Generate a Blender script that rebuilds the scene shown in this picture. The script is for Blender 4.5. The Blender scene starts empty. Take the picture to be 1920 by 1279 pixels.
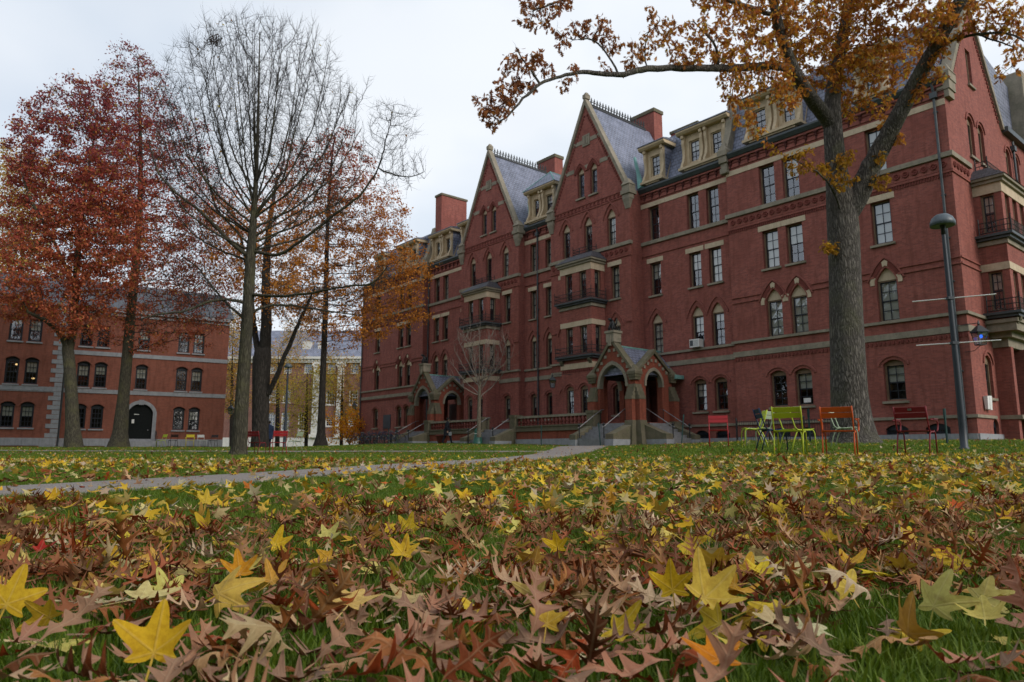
import bpy, math, random
import numpy as np
from mathutils import Vector, Matrix
from mathutils.geometry import tessellate_polygon

# ------------------------------------------------------------------ camera, sky, sun, exposure
scene = bpy.context.scene
COL = scene.collection
R = math.radians
F_PX, CX, CY, CAM_Z = 1332.0, 960.0, 639.5, 0.28
PITCH = R(8.9)
cam_d = bpy.data.cameras.new('camera')
cam = bpy.data.objects.new('camera', cam_d); COL.objects.link(cam)
cam.location = (0, 0, CAM_Z); cam.rotation_euler = (R(90) + PITCH, 0, 0)
cam_d.sensor_width = 36; cam_d.lens = F_PX / 1920 * 36
cam_d.clip_start = 0.02; cam_d.clip_end = 3000
cam_d.dof.use_dof = True; cam_d.dof.focus_distance = 2.6; cam_d.dof.aperture_fstop = 11
scene.camera = cam

SUN_AZ, SUN_EL = R(128), R(30)          # azimuth clockwise from +Y, elevation
world = bpy.data.worlds.new('World'); scene.world = world; world.use_nodes = True
wt = world.node_tree; wt.nodes.clear()
def wn(t, **k):
    n = wt.nodes.new(t)
    for a, b in k.items(): setattr(n, a, b)
    return n
sky = wn('ShaderNodeTexSky', sky_type='NISHITA', sun_disc=False, sun_elevation=SUN_EL, sun_rotation=SUN_AZ)
sky.air_density = 1.0; sky.dust_density = 3.0
skys = wn('ShaderNodeVectorMath', operation='SCALE'); skys.inputs['Scale'].default_value = 0.10
wt.links.new(sky.outputs[0], skys.inputs[0])
tc = wn('ShaderNodeTexCoord'); sep = wn('ShaderNodeSeparateXYZ'); wt.links.new(tc.outputs['Generated'], sep.inputs[0])
den = wn('ShaderNodeMath', operation='ADD'); den.inputs[1].default_value = 0.35
ab = wn('ShaderNodeMath', operation='ABSOLUTE'); wt.links.new(sep.outputs['Z'], ab.inputs[0]); wt.links.new(ab.outputs[0], den.inputs[0])
dv = wn('ShaderNodeVectorMath', operation='DIVIDE'); cb = wn('ShaderNodeCombineXYZ')
for i in range(3): wt.links.new(den.outputs[0], cb.inputs[i])
wt.links.new(tc.outputs['Generated'], dv.inputs[0]); wt.links.new(cb.outputs[0], dv.inputs[1])
nz = wn('ShaderNodeTexNoise'); nz.inputs['Scale'].default_value = 1.5; nz.inputs['Detail'].default_value = 4; nz.inputs['Roughness'].default_value = 0.5
nz2 = wn('ShaderNodeTexNoise'); nz2.inputs['Scale'].default_value = 0.9; nz2.inputs['Detail'].default_value = 3
off = wn('ShaderNodeVectorMath', operation='ADD'); off.inputs[1].default_value = (3.7, 1.3, 0)
wt.links.new(dv.outputs[0], nz.inputs['Vector']); wt.links.new(dv.outputs[0], off.inputs[0]); wt.links.new(off.outputs[0], nz2.inputs['Vector'])
cr = wn('ShaderNodeValToRGB'); wt.links.new(nz.outputs[0], cr.inputs[0])
cr.color_ramp.elements[0].position = 0.36; cr.color_ramp.elements[0].color = (0.48, 0.56, 0.66, 1)
cr.color_ramp.elements[1].position = 0.62; cr.color_ramp.elements[1].color = (0.69, 0.725, 0.77, 1)
cov = wn('ShaderNodeMapRange'); wt.links.new(nz2.outputs[0], cov.inputs[0])
cov.inputs[1].default_value = 0.28; cov.inputs[2].default_value = 0.46; cov.inputs[3].default_value = 0.78; cov.inputs[4].default_value = 0.97
mx = wn('ShaderNodeMix', data_type='RGBA'); wt.links.new(cov.outputs[0], mx.inputs[0])
wt.links.new(skys.outputs[0], mx.inputs[6]); wt.links.new(cr.outputs[0], mx.inputs[7])
bg = wn('ShaderNodeBackground'); bg.inputs['Strength'].default_value = 1.0
wo = wn('ShaderNodeOutputWorld'); wt.links.new(mx.outputs[2], bg.inputs[0]); wt.links.new(bg.outputs[0], wo.inputs[0])

sun_d = bpy.data.lights.new('sun', 'SUN'); sun_d.energy = 1.5; sun_d.angle = R(30); sun_d.color = (1.0, 0.95, 0.88)
sun = bpy.data.objects.new('sun', sun_d); COL.objects.link(sun)
sdir = Vector((math.sin(SUN_AZ) * math.cos(SUN_EL), math.cos(SUN_AZ) * math.cos(SUN_EL), math.sin(SUN_EL)))
sun.rotation_euler = sdir.to_track_quat('Z', 'Y').to_euler(); sun.location = (20, -20, 40)

vs = scene.view_settings
vs.view_transform = 'Standard'; vs.look = 'None'; vs.exposure = 0.45; vs.gamma = 1.0; vs.use_curve_mapping = False
scene.cycles.max_bounces = 6; scene.cycles.diffuse_bounces = 3; scene.cycles.glossy_bounces = 3
scene.cycles.transmission_bounces = 4; scene.cycles.transparent_max_bounces = 12
scene.cycles.use_denoising = True
scene.cycles.caustics_reflective = False; scene.cycles.caustics_refractive = False
random.seed(7); rng = np.random.default_rng(7)

# ------------------------------------------------------------------ geometry of the view, terrain
CP, SP = math.cos(PITCH), math.sin(PITCH)
def ray(px, py):
    u = (px - CX) / F_PX; v = (CY - py) / F_PX
    return Vector((u, CP - v * SP, SP + v * CP))
def at(px, py, Y):
    r = ray(px, py); k = Y / r.y
    return Vector((r.x * k, Y, CAM_Z + r.z * k))
_GY = np.array([-400, 3, 7, 10, 12.5, 16, 20, 26, 31, 41, 50, 60, 70, 100, 2000.])
_GL = np.array([0, 0, .05, .09, .11, .13, .14, .18, .30, .50, .62, .72, .80, .95, .95])
_GC = np.array([0, 0, .05, .09, .11, .13, .15, .20, .32, .62, .88, 1.02, 1.16, 1.2, 1.2])
_GR = np.array([0, 0, .06, .14, .20, .38, .52, .68, .79, .88, .95, 1.08, 1.18, 1.2, 1.2])
def ground(x, y):
    x = np.asarray(x, float); y = np.asarray(y, float)
    u = x / np.maximum(y, 8.0)
    l, c, r = (np.interp(y, _GY, g) for g in (_GL, _GC, _GR))
    a = np.clip((u + .34) / .22, 0, 1); a = a * a * (3 - 2 * a)
    b = np.clip((u - .05) / .35, 0, 1); b = b * b * (3 - 2 * b)
    z = l + (c - l) * a
    return z + (r - z) * b
def gz(x, y): return float(ground(x, y))
def hit(px, py, dz=0.0):
    """where a pixel's ray first meets the lawn"""
    r = ray(px, py); prev = 0.3
    for k in np.concatenate([np.arange(.3, 6, .02), np.arange(6, 90, .1)]):
        if CAM_Z + r.z * k < gz(r.x * k, r.y * k) + dz: break
        prev = k
    return Vector((r.x * prev, r.y * prev, gz(r.x * prev, r.y * prev)))

# ------------------------------------------------------------------ mesh helpers
def uv_box(me):
    n = len(me.polygons)
    if not n: return
    nl = len(me.loops)
    co = np.empty(len(me.vertices) * 3); me.vertices.foreach_get('co', co); co = co.reshape(-1, 3)
    li = np.empty(nl, np.int32); me.loops.foreach_get('vertex_index', li)
    tot = np.empty(n, np.int32); me.polygons.foreach_get('loop_total', tot)
    no = np.empty(n * 3); me.polygons.foreach_get('normal', no); no = no.reshape(-1, 3)
    nl_ = np.repeat(no, tot, axis=0); p = co[li]
    h = np.hypot(nl_[:, 0], nl_[:, 1]); hs = np.maximum(h, 1e-6)
    tx, ty = -nl_[:, 1] / hs, nl_[:, 0] / hs
    flat = h < 0.25
    u = np.where(flat, p[:, 0], p[:, 0] * tx + p[:, 1] * ty)
    slope = np.maximum(h, .25)
    v = np.where(flat, p[:, 1], p[:, 2] / slope)
    uv = me.uv_layers.new(name='UVMap')
    uv.data.foreach_set('uv', np.stack([u, v], 1).ravel())

class MB:
    """collects boxes, prisms, tubes ... in a frame (a along, b out, c up)"""
    def __init__(s, frame=None):
        s.V = []; s.F = []; s.fr = frame
        s.flip = bool(frame) and frame.to_3x3().determinant() < 0
    def v(s, a, b, c):
        p = Vector((a, b, c))
        if s.fr: p = s.fr @ p
        s.V.append((p.x, p.y, p.z)); return len(s.V) - 1
    def f(s, *i): s.F.append(tuple(reversed(i)) if s.flip else tuple(i))
    def box(s, a0, a1, b0, b1, c0, c1):
        i = [s.v(a, b, c) for c in (c0, c1) for b in (b0, b1) for a in (a0, a1)]
        for q in ((0, 2, 3, 1), (4, 5, 7, 6), (0, 1, 5, 4), (2, 6, 7, 3), (1, 3, 7, 5), (0, 4, 6, 2)): s.f(*(i[k] for k in q))
        return s
    def taper(s, cx, cy, z0, z1, w0, d0, w1, d1, dx=0, dy=0):
        i = []
        for z, w, d, ox, oy in ((z0, w0, d0, 0, 0), (z1, w1, d1, dx, dy)):
            for b in (-1, 1):
                for a in (-1, 1): i.append(s.v(cx + ox + a * w / 2, cy + oy + b * d / 2, z))
        for q in ((0, 2, 3, 1), (4, 5, 7, 6), (0, 1, 5, 4), (2, 6, 7, 3), (1, 3, 7, 5), (0, 4, 6, 2)): s.f(*(i[k] for k in q))
        return s
    def prism(s, poly, b0, b1):
        """poly in (a,c), counter-clockwise seen from -b; extruded b0..b1"""
        n = len(poly); lo = [s.v(a, b0, c) for a, c in poly]; hi = [s.v(a, b1, c) for a, c in poly]
        s.f(*lo); s.f(*reversed(hi))
        for k in range(n):
            j = (k + 1) % n; s.f(lo[k], hi[k], hi[j], lo[j])
        return s
    def prism_a(s, poly, a0, a1):
        """poly in (b,c); extruded along a"""
        n = len(poly); lo = [s.v(a0, b, c) for b, c in poly]; hi = [s.v(a1, b, c) for b, c in poly]
        s.f(*reversed(lo)); s.f(*hi)
        for k in range(n):
            j = (k + 1) % n; s.f(lo[k], lo[j], hi[j], hi[k])
        return s
    def ribbon(s, A, B, b0, b1):
        n = len(A)
        ia = [[s.v(a, b, c) for a, c in A] for b in (b0, b1)]; ib = [[s.v(a, b, c) for a, c in B] for b in (b0, b1)]
        for k in range(n - 1):
            s.f(ia[1][k], ia[1][k + 1], ib[1][k + 1], ib[1][k])
            s.f(ib[1][k], ib[1][k + 1], ib[0][k + 1], ib[0][k])
            s.f(ia[0][k], ia[0][k + 1], ia[1][k + 1], ia[1][k])
        for k in (0, n - 1): s.f(ia[0][k], ia[1][k], ib[1][k], ib[0][k])
        return s
    def quad(s, *p): s.f(*[s.v(*q) for q in p]); return s
    def tube(s, pts, rad, n=8, cap=True):
        pts = [Vector(p) for p in pts]; m = len(pts)
        if not hasattr(rad, '__len__'): rad = [rad] * m
        rings = []; ref = None
        for i, p in enumerate(pts):
            t = (pts[min(i + 1, m - 1)] - pts[max(i - 1, 0)]).normalized()
            if ref is None: ref = Vector((1, 0, 0)) if abs(t.x) < .8 else Vector((0, 1, 0))
            u = (ref - t * ref.dot(t)).normalized(); w = t.cross(u); ref = u
            rings.append([s.v(*(p + (u * math.cos(k * 2 * math.pi / n) + w * math.sin(k * 2 * math.pi / n)) * rad[i])) for k in range(n)])
        for i in range(m - 1):
            for k in range(n):
                j = (k + 1) % n; s.f(rings[i][k], rings[i][j], rings[i + 1][j], rings[i + 1][k])
        if cap: s.f(*reversed(rings[0])); s.f(*rings[-1])
        return s
    def lathe(s, prof, n=16, cx=0, cy=0):
        """prof [(r,z)...] around a vertical axis"""
        rings = []
        for r, z in prof: rings.append([s.v(cx + r * math.cos(k * 2 * math.pi / n), cy + r * math.sin(k * 2 * math.pi / n), z) for k in range(n)])
        for i in range(len(prof) - 1):
            for k in range(n):
                j = (k + 1) % n; s.f(rings[i][k], rings[i][j], rings[i + 1][j], rings[i + 1][k])
        s.f(*reversed(rings[0])); s.f(*rings[-1])
        return s
    def wall(s, outer, holes, b, depth, edge=0.0):
        """flat wall facing +b at b with openings and their reveals; outer/holes in (a,c)"""
        loops = [outer] + holes
        tris = tessellate_polygon([[Vector((a, c, 0)) for a, c in l] for l in loops])
        idx = [s.v(a, b, c) for l in loops for a, c in l]
        pts = [p for l in loops for p in l]
        for t in tris:
            (x0, y0), (x1, y1), (x2, y2) = (pts[k] for k in t)
            ar = (x1 - x0) * (y2 - y0) - (x2 - x0) * (y1 - y0)
            if abs(ar) < 1e-9: continue
            t = t if ar < 0 else tuple(reversed(t))       # faces +b (a x c = -b)
            s.f(*(idx[k] for k in t))
        for h in holes:
            fr = [s.v(a, b, c) for a, c in h]; bk = [s.v(a, b - depth, c) for a, c in h]
            for k in range(len(h)):
                j = (k + 1) % len(h); s.f(fr[k], fr[j], bk[j], bk[k])
        if edge:
            fr = [s.v(a, b, c) for a, c in outer]; bk = [s.v(a, b - edge, c) for a, c in outer]
            for k in range(len(outer)):
                j = (k + 1) % len(outer); s.f(fr[k], bk[k], bk[j], fr[j])
        return s
    def mesh(s, name, m, smooth=False):
        me = bpy.data.meshes.new(name); me.from_pydata(s.V, [], s.F); me.update()
        uv_box(me)
        if m: me.materials.append(m)
        if smooth: me.polygons.foreach_set('use_smooth', [True] * len(me.polygons))
        return me
    def build(s, name, m, parent=None, smooth=False, loc=None, rz=0.0, rot=None):
        return put(name, s.mesh(name, m, smooth), parent, loc, rz, rot)

def put(name, me, parent=None, loc=None, rz=0.0, rot=None, sc=None):
    o = bpy.data.objects.new(name, me); COL.objects.link(o)
    if parent: o.parent = parent
    if loc is not None: o.location = loc
    if rot is not None: o.rotation_euler = rot
    elif rz: o.rotation_euler = (0, 0, rz)
    if sc is not None: o.scale = sc if hasattr(sc, '__len__') else (sc, sc, sc)
    return o
def empty(name, loc=(0, 0, 0), rz=0.0, parent=None):
    o = put(name, None, parent, loc, rz); o.empty_display_size = .3; return o
def tag(o, label=None, cat=None, group=None, kind=None):
    for k, v in (('label', label), ('category', cat), ('group', group), ('kind', kind)):
        if v: o[k] = v
    return o
def copy_tree(o, parent=None):
    c = o.copy(); COL.objects.link(c); c.parent = parent
    for ch in list(o.children): copy_tree(ch, c)
    return c
def np_mesh(name, V, T, mat, col=None, smooth=False):
    """triangle mesh from arrays; col = per-vertex rgb"""
    me = bpy.data.meshes.new(name); nv, nt = len(V), len(T)
    me.vertices.add(nv); me.vertices.foreach_set('co', np.ascontiguousarray(V, np.float32).ravel())
    me.loops.add(nt * 3); me.loops.foreach_set('vertex_index', np.ascontiguousarray(T, np.int32).ravel())
    me.polygons.add(nt); me.polygons.foreach_set('loop_start', np.arange(0, nt * 3, 3, dtype=np.int32))
    if smooth: me.polygons.foreach_set('use_smooth', np.ones(nt, bool))
    me.update(calc_edges=True)
    if col is not None:
        a = me.color_attributes.new('Col', 'FLOAT_COLOR', 'POINT')
        a.data.foreach_set('color', np.concatenate([col, np.ones((nv, 1))], 1).astype(np.float32).ravel())
    if mat: me.materials.append(mat)
    return me

# ------------------------------------------------------------------ materials
class N:
    """small node-tree writer"""
    def __init__(s, name):
        s.m = bpy.data.materials.new(name); s.m.use_nodes = True; s.t = s.m.node_tree; s.t.nodes.clear()
        s.out = s.n('ShaderNodeOutputMaterial')
    def n(s, typ, ins=None, **k):
        x = s.t.nodes.new(typ)
        for a, b in k.items(): setattr(x, a, b)
        for a, b in (ins or {}).items(): s.set(x, a, b)
        return x
    def set(s, node, key, val):
        i = node.inputs[key]
        if isinstance(val, bpy.types.NodeSocket): s.t.links.new(val, i)
        elif isinstance(val, bpy.types.Node): s.t.links.new(val.outputs[0], i)
        else:
            if hasattr(val, '__len__') and len(val) == 3 and i.type == 'RGBA': val = (*val, 1)
            i.default_value = val
    def coord(s, which='Object'): return s.n('ShaderNodeTexCoord').outputs[which]
    def noise(s, scale, detail=3, rough=.55, vec=None, dim=None):
        x = s.n('ShaderNodeTexNoise', {'Scale': scale, 'Detail': detail, 'Roughness': rough})
        s.set(x, 'Vector', vec if vec is not None else s.coord()); return x.outputs[0]
    def map(s, v, a0, a1, b0, b1):
        return s.n('ShaderNodeMapRange', {0: v, 1: a0, 2: a1, 3: b0, 4: b1}).outputs[0]
    def mix(s, f, a, b, mode='MIX'):
        x = s.n('ShaderNodeMix', data_type='RGBA', blend_type=mode); s.set(x, 0, f); s.set(x, 6, a); s.set(x, 7, b); return x.outputs[2]
    def ramp(s, v, stops):
        x = s.n('ShaderNodeValToRGB', {0: v}); e = x.color_ramp.elements
        while len(e) < len(stops): e.new(.5)
        for k, (p, c) in enumerate(stops): e[k].position = p; e[k].color = (*c, 1) if len(c) == 3 else c
        return x.outputs[0]
    def math(s, op, a, b=0.0):
        x = s.n('ShaderNodeMath', operation=op); s.set(x, 0, a); s.set(x, 1, b); return x.outputs[0]
    def scale(s, vec, v):
        x = s.n('ShaderNodeMapping'); s.set(x, 'Vector', vec); x.inputs['Scale'].default_value = v; return x.outputs[0]
    def bump(s, h, strength=.4, dist=.02, nrm=None):
        x = s.n('ShaderNodeBump', {'Strength': strength, 'Distance': dist, 'Height': h})
        if nrm is not None: s.set(x, 'Normal', nrm)
        return x.outputs[0]
    def bsdf(s, col, rough=.8, bump=None, spec=.3, metal=0.0):
        x = s.n('ShaderNodeBsdfPrincipled'); s.set(x, 'Base Color', col); s.set(x, 'Roughness', rough)
        s.set(x, 'Specular IOR Level', spec); s.set(x, 'Metallic', metal)
        if bump is not None: s.set(x, 'Normal', bump)
        return x.outputs[0]
    def done(s, sh): s.t.links.new(sh, s.out.inputs[0]); return s.m
M = {}
def m_plain(name, col, rough=.7, spec=.3, var=.25, scale=6., metal=0., bump=0.0):
    k = N(name); nz = k.noise(scale, 4)
    d = tuple(c * (1 - var) for c in col); l = tuple(min(1, c * (1 + var)) for c in col)
    c = k.ramp(nz, [(.3, d), (.7, l)])
    b = k.bump(k.noise(scale * 6, 3), bump, .01) if bump else None
    M[name] = k.done(k.bsdf(c, rough, b, spec, metal)); return M[name]
def m_brick(name, c1, c2, mortar, dirt=.35, bw=.215, rh=.072):
    k = N(name); uv = k.coord('UV')
    wob = k.n('ShaderNodeVectorMath', operation='ADD'); k.set(wob, 0, uv)
    t = k.n('ShaderNodeTexBrick', {'Color1': c1, 'Color2': c2, 'Mortar': mortar, 'Scale': 1.0, 'Mortar Size': .006, 'Mortar Smooth': .3, 'Bias': -.1, 'Brick Width': bw, 'Row Height': rh}, offset=.5)
    k.set(t, 'Vector', uv)
    big = k.noise(.55, 4, .6, uv); mid = k.noise(5.0, 3, .6, uv)
    st = k.noise(1.6, 4, .65, k.scale(uv, (2.4, .35, 1)))
    c = k.mix(k.map(big, .3, .7, 0, dirt), t.outputs[0], tuple(x * .55 for x in c1))
    c = k.mix(k.map(mid, .45, .8, 0, .35), c, tuple(min(1, x * 1.55) for x in c2))
    c = k.mix(k.map(st, .48, .76, 0, .7), c, tuple(x * .38 for x in c1))
    b = k.bump(k.math('SUBTRACT', 1.0, t.outputs[1]), .35, .008)
    M[name] = k.done(k.bsdf(c, .85, b, .2)); return M[name]
m_brick('brick', (.365, .114, .085), (.20, .064, .053), (.25, .145, .125), .65)
m_brick('brick_warm', (.29, .075, .042), (.21, .055, .036), (.19, .09, .065))
m_brick('brick_hollow', (.30, .098, .062), (.21, .072, .05), (.22, .13, .10), .45)
m_brick('brick_far', (.22, .095, .075), (.18, .085, .07), (.26, .20, .17), .25)
def m_stone(name, c, dark, moss=None, scale=1.3):
    k = N(name); o = k.coord(); uv = k.coord('UV')
    a = k.noise(scale, 5, .65); b = k.noise(scale * 9, 4, .7); st = k.noise(1.2, 4, .65, k.scale(uv, (3, .5, 1)))
    col = k.mix(k.map(a, .3, .72, 0, 1), c, dark)
    col = k.mix(k.map(st, .5, .75, 0, .5), col, tuple(x * .6 for x in dark))
    if moss: col = k.mix(k.map(k.noise(scale * 1.7, 4, .6, k.scale(o, (1, 1, 1.4))), .48, .7, 0, .75), col, moss)
    col = k.mix(k.map(b, .3, .75, 0, .3), col, tuple(min(1, x * 1.4) for x in c))
    M[name] = k.done(k.bsdf(col, .9, k.bump(b, .3, .02), .2))
m_stone('sandstone', (.31, .265, .20), (.17, .148, .115), (.14, .135, .09))
m_stone('sandstone_clean', (.56, .45, .32), (.40, .31, .21))
m_stone('sandstone_mossy', (.165, .14, .095), (.09, .078, .052), (.085, .09, .042))
m_stone('granite', (.33, .33, .345), (.21, .215, .23), None, 3.0)
m_stone('granite_step', (.24, .235, .24), (.15, .15, .155), (.13, .13, .11), 2.0)
m_stone('terracotta', (.19, .052, .040), (.11, .032, .027))
m_stone('terracotta_shaded', (.085, .026, .022), (.05, .018, .015))  # terracotta darkened for the corbels: their shadow is put into the colour
m_stone('limestone', (.62, .60, .56), (.46, .45, .43))
m_stone('copper', (.22, .42, .38), (.13, .25, .22))
def m_slate(name, c1, c2):
    k = N(name); uv = k.coord('UV')
    t = k.n('ShaderNodeTexBrick', {'Color1': c1, 'Color2': c2, 'Mortar': tuple(x * .12 for x in c1), 'Scale': 1.0, 'Mortar Size': .03, 'Mortar Smooth': .3, 'Bias': 0, 'Brick Width': .34, 'Row Height': .26}, offset=.5)
    k.set(t, 'Vector', uv)
    c = k.mix(k.map(k.noise(1.1, 4, .6, uv), .35, .7, 0, .6), t.outputs[0], tuple(x * 1.5 for x in c2))
    c = k.mix(k.map(k.noise(.9, 4, .65, k.scale(uv, (3, .3, 1))), .52, .75, 0, .5), c, tuple(x * .5 for x in c1))
    M[name] = k.done(k.bsdf(c, .5, k.bump(t.outputs[1], .5, .01), .5))
m_slate('slate', (.125, .14, .195), (.19, .20, .26)); m_slate('slate_dark', (.040, .042, .05), (.06, .062, .07))
m_plain('dormer_paint', (.48, .37, .235), .6, .3, .12, 3)
m_plain('frame_brown', (.20, .135, .085), .6, .3, .2, 3)
m_plain('sash_dark', (.012, .016, .024), .45, .4)
m_plain('sash_white', (.62, .62, .60), .6, .3, .08)
m_plain('blind', (.74, .69, .56), .8, .2, .08, 2)
m_plain('blind_grey', (.42, .43, .43), .8, .2, .08, 2)
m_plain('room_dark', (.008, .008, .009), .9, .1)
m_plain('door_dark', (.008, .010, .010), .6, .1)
m_plain('door_red', (.10, .03, .022), .5, .4)
m_plain('iron', (.012, .013, .014), .5, .4, .3)
m_plain('gutter', (.045, .055, .06), .5, .5, .25, 3)
m_plain('rail_steel', (.22, .21, .215), .4, .5, .2, 4, .5)
m_plain('post_green', (.012, .045, .042), .5, .4)
m_plain('white_paint', (.72, .71, .68), .6, .3, .08)
m_plain('plaque', (.035, .042, .055), .5, .4, .2)
def m_glass():
    k = N('glass'); fr = k.n('ShaderNodeFresnel', {'IOR': k.map(k.n('ShaderNodeNewGeometry').outputs['Backfacing'], 0, 1, 2.4, 1 / 2.4)})   # same on both sides of the thin pane
    g = k.n('ShaderNodeBsdfGlossy', {'Color': (.92, .95, 1.0), 'Roughness': .015})
    wav = k.bump(k.noise(2.2, 2, .5), .06, .05); k.set(g, 'Normal', wav)
    t = k.n('ShaderNodeBsdfTransparent', {'Color': (.72, .76, .78)})
    x = k.n('ShaderNodeMixShader', {0: k.math('MULTIPLY', fr.outputs[0], 1.0), 1: t.outputs[0], 2: g.outputs[0]})
    M['glass'] = k.done(x.outputs[0])
m_glass()
def m_bark(name, c, dark, sx=9., sz=1.1, bump=1.0, moss=None):
    k = N(name); o = k.coord(); q = k.scale(o, (sx, sx, sz))
    v = k.n('ShaderNodeTexVoronoi', {'Scale': 1.0}, feature='DISTANCE_TO_EDGE'); nz0 = k.noise(2.0, 3, .6, q)
    w = k.n('ShaderNodeVectorMath', operation='ADD'); k.set(w, 0, q)
    sc = k.n('ShaderNodeVectorMath', operation='SCALE'); k.set(sc, 0, k.n('ShaderNodeTexNoise', {'Scale': 1.3, 'Vector': q}).outputs[1]); k.set(sc, 'Scale', 1.7)
    k.set(w, 1, sc); k.set(v, 'Vector', w)
    h = k.math('ADD', k.map(v.outputs[0], 0, .35, 0, 1), k.math('MULTIPLY', nz0, .5))
    col = k.mix(k.map(h, .15, 1.1, 0, 1), dark, c)
    col = k.mix(k.map(k.noise(.8, 3), .4, .7, 0, .5), col, tuple(x * .6 for x in c))
    if moss: col = k.mix(k.map(k.noise(1.4, 4, .6), .5, .7, 0, .6), col, moss)
    M[name] = k.done(k.bsdf(col, .95, k.bump(h, bump, .035), .15))
m_bark('bark_oak', (.185, .165, .145), (.028, .024, .021), 15, 3.0, 1.0, (.12, .12, .07))
m_bark('bark_grey', (.105, .095, .068), (.03, .026, .02), 14, 2.2, .7, (.115, .11, .05))
m_bark('bark_dark', (.055, .047, .04), (.015, .013, .012), 9, 1.6, .8)
m_plain('twig', (.034, .030, .028), .9, .2, .3, 2)
m_plain('twig_dark', (.035, .03, .028), .9, .2, .3, 2)
def m_leaf(name, src, under=.5, trans=.3, veins=None, ucol=(.44, .28, .16)):
    """leaf blade: colour from the vertex attribute or from the object, paler underside, veins, blotches, some light through it"""
    k = N(name)
    c = k.n('ShaderNodeVertexColor', layer_name='Col').outputs[0] if src == 'attr' else k.n('ShaderNodeObjectInfo').outputs['Color']
    o = k.coord('Object'); sc = 5.0 if src == 'obj' else 14
    if src == 'obj':
        rv = k.n('ShaderNodeObjectInfo').outputs['Random']; w = k.n('ShaderNodeVectorMath', operation='ADD'); k.set(w, 0, o)
        cx = k.n('ShaderNodeCombineXYZ', {0: k.math('MULTIPLY', rv, 91.), 1: k.math('MULTIPLY', rv, 47.), 2: 0.}); k.set(w, 1, cx); o2 = w.outputs[0]
    else: o2 = o
    sp = k.noise(sc, 5, .65, o2); sp2 = k.noise(sc * .35, 3, .6, o2)
    c1 = k.mix(k.map(sp, .40, .75, 0, .7), c, k.mix(1.0, c, (.55, .42, .34), 'MULTIPLY'))
    c1 = k.mix(k.map(sp2, .58, .72, 0, .6), c1, k.mix(1.0, c, (.38, .26, .22), 'MULTIPLY'))
    h = sp
    if veins:
        sx = k.n('ShaderNodeSeparateXYZ', {0: o}); x, y = sx.outputs[0], sx.outputs[1]; ay = k.math('ABSOLUTE', y)
        if veins == 'star':
            t = k.math('DIVIDE', k.math('ARCTAN2', y, x), .942); d = k.math('MULTIPLY', k.math('ABSOLUTE', k.math('SUBTRACT', t, k.math('ROUND', t))), k.math('SQRT', k.math('ADD', k.math('MULTIPLY', x, x), k.math('MULTIPLY', y, y))))
            v = k.map(d, .012, .035, 1, 0)
        else:
            q = k.math('FRACT', k.math('DIVIDE', k.math('SUBTRACT', x, k.math('MULTIPLY', ay, .5)), .19)); v = k.math('MAXIMUM', k.map(ay, .006, .02, 1, 0), k.map(k.math('ABSOLUTE', k.math('SUBTRACT', q, .5)), .03, .1, .7, 0))
        c1 = k.mix(k.math('MULTIPLY', v, .22), c1, k.mix(.5, c, (.75, .6, .35))); h = k.math('ADD', sp, v)
    bf = k.n('ShaderNodeNewGeometry').outputs['Backfacing']
    c2 = k.mix(k.math('MULTIPLY', bf, under), c1, ucol)
    b = k.bsdf(c2, .7, k.bump(h, .35, .004), .12)
    if not trans: M[name] = k.done(b); return
    tr = k.n('ShaderNodeBsdfTranslucent'); k.set(tr, 'Color', c1)
    x = k.n('ShaderNodeMixShader', {0: trans, 1: b, 2: tr.outputs[0]})
    M[name] = k.done(x.outputs[0])
m_leaf('leaf_ground', 'attr', .25, .15); m_leaf('leaf_star', 'obj', .2, .2, 'star', (.66, .52, .24)); m_leaf('leaf_oak', 'obj', .38, .12, 'oak', (.54, .37, .25)); m_leaf('leaf_tree', 'attr', .1, .45)
def m_grass():
    k = N('grass'); r = k.n('ShaderNodeObjectInfo').outputs['Random']
    o = k.coord(); c = k.ramp(k.math('ADD', k.math('MULTIPLY', k.noise(30, 2, .5, o), .6), k.math('MULTIPLY', r, .4)),
        [(.2, (.05, .095, .006)), (.5, (.11, .18, .010)), (.75, (.19, .25, .022)), (.93, (.36, .30, .11))])
    b = k.bsdf(c, .55, None, .3); t = k.n('ShaderNodeBsdfTranslucent'); k.set(t, 'Color', c)
    M['grass'] = k.done(k.n('ShaderNodeMixShader', {0: .3, 1: b, 2: t.outputs[0]}).outputs[0])
m_grass()
def m_lawn():
    k = N('lawn'); o = k.coord(); a = k.noise(.45, 5, .65, o); b = k.noise(18, 4, .7, o); d = k.noise(3.0, 4, .6, o)
    c = k.ramp(b, [(.3, (.03, .058, .008)), (.55, (.075, .125, .012)), (.8, (.13, .165, .03))])
    c = k.mix(k.map(d, .52, .75, 0, .55), c, (.085, .06, .03))
    c = k.mix(k.map(a, .5, .75, 0, .45), c, (.10, .10, .03))
    M['lawn'] = k.done(k.bsdf(c, .95, k.bump(b, .8, .03), .1))
m_lawn()
def m_path():
    k = N('path'); o = k.coord(); b = k.noise(60, 4, .7, o); a = k.noise(1.2, 4, .6, o)
    c = k.ramp(b, [(.3, (.15, .13, .12)), (.7, (.34, .30, .27))]); c = k.mix(k.map(a, .4, .7, 0, .5), c, (.20, .165, .135))
    M['path'] = k.done(k.bsdf(c, .95, k.bump(b, .5, .01), .15))
m_path()
def paint(name, col, rough=.5):
    k = N(name); nz = k.noise(9, 4, .6); c = k.mix(k.map(nz, .5, .8, 0, .35), col, tuple(x * .6 + .02 for x in col))
    M[name] = k.done(k.bsdf(c, rough, None, .3))
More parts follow.
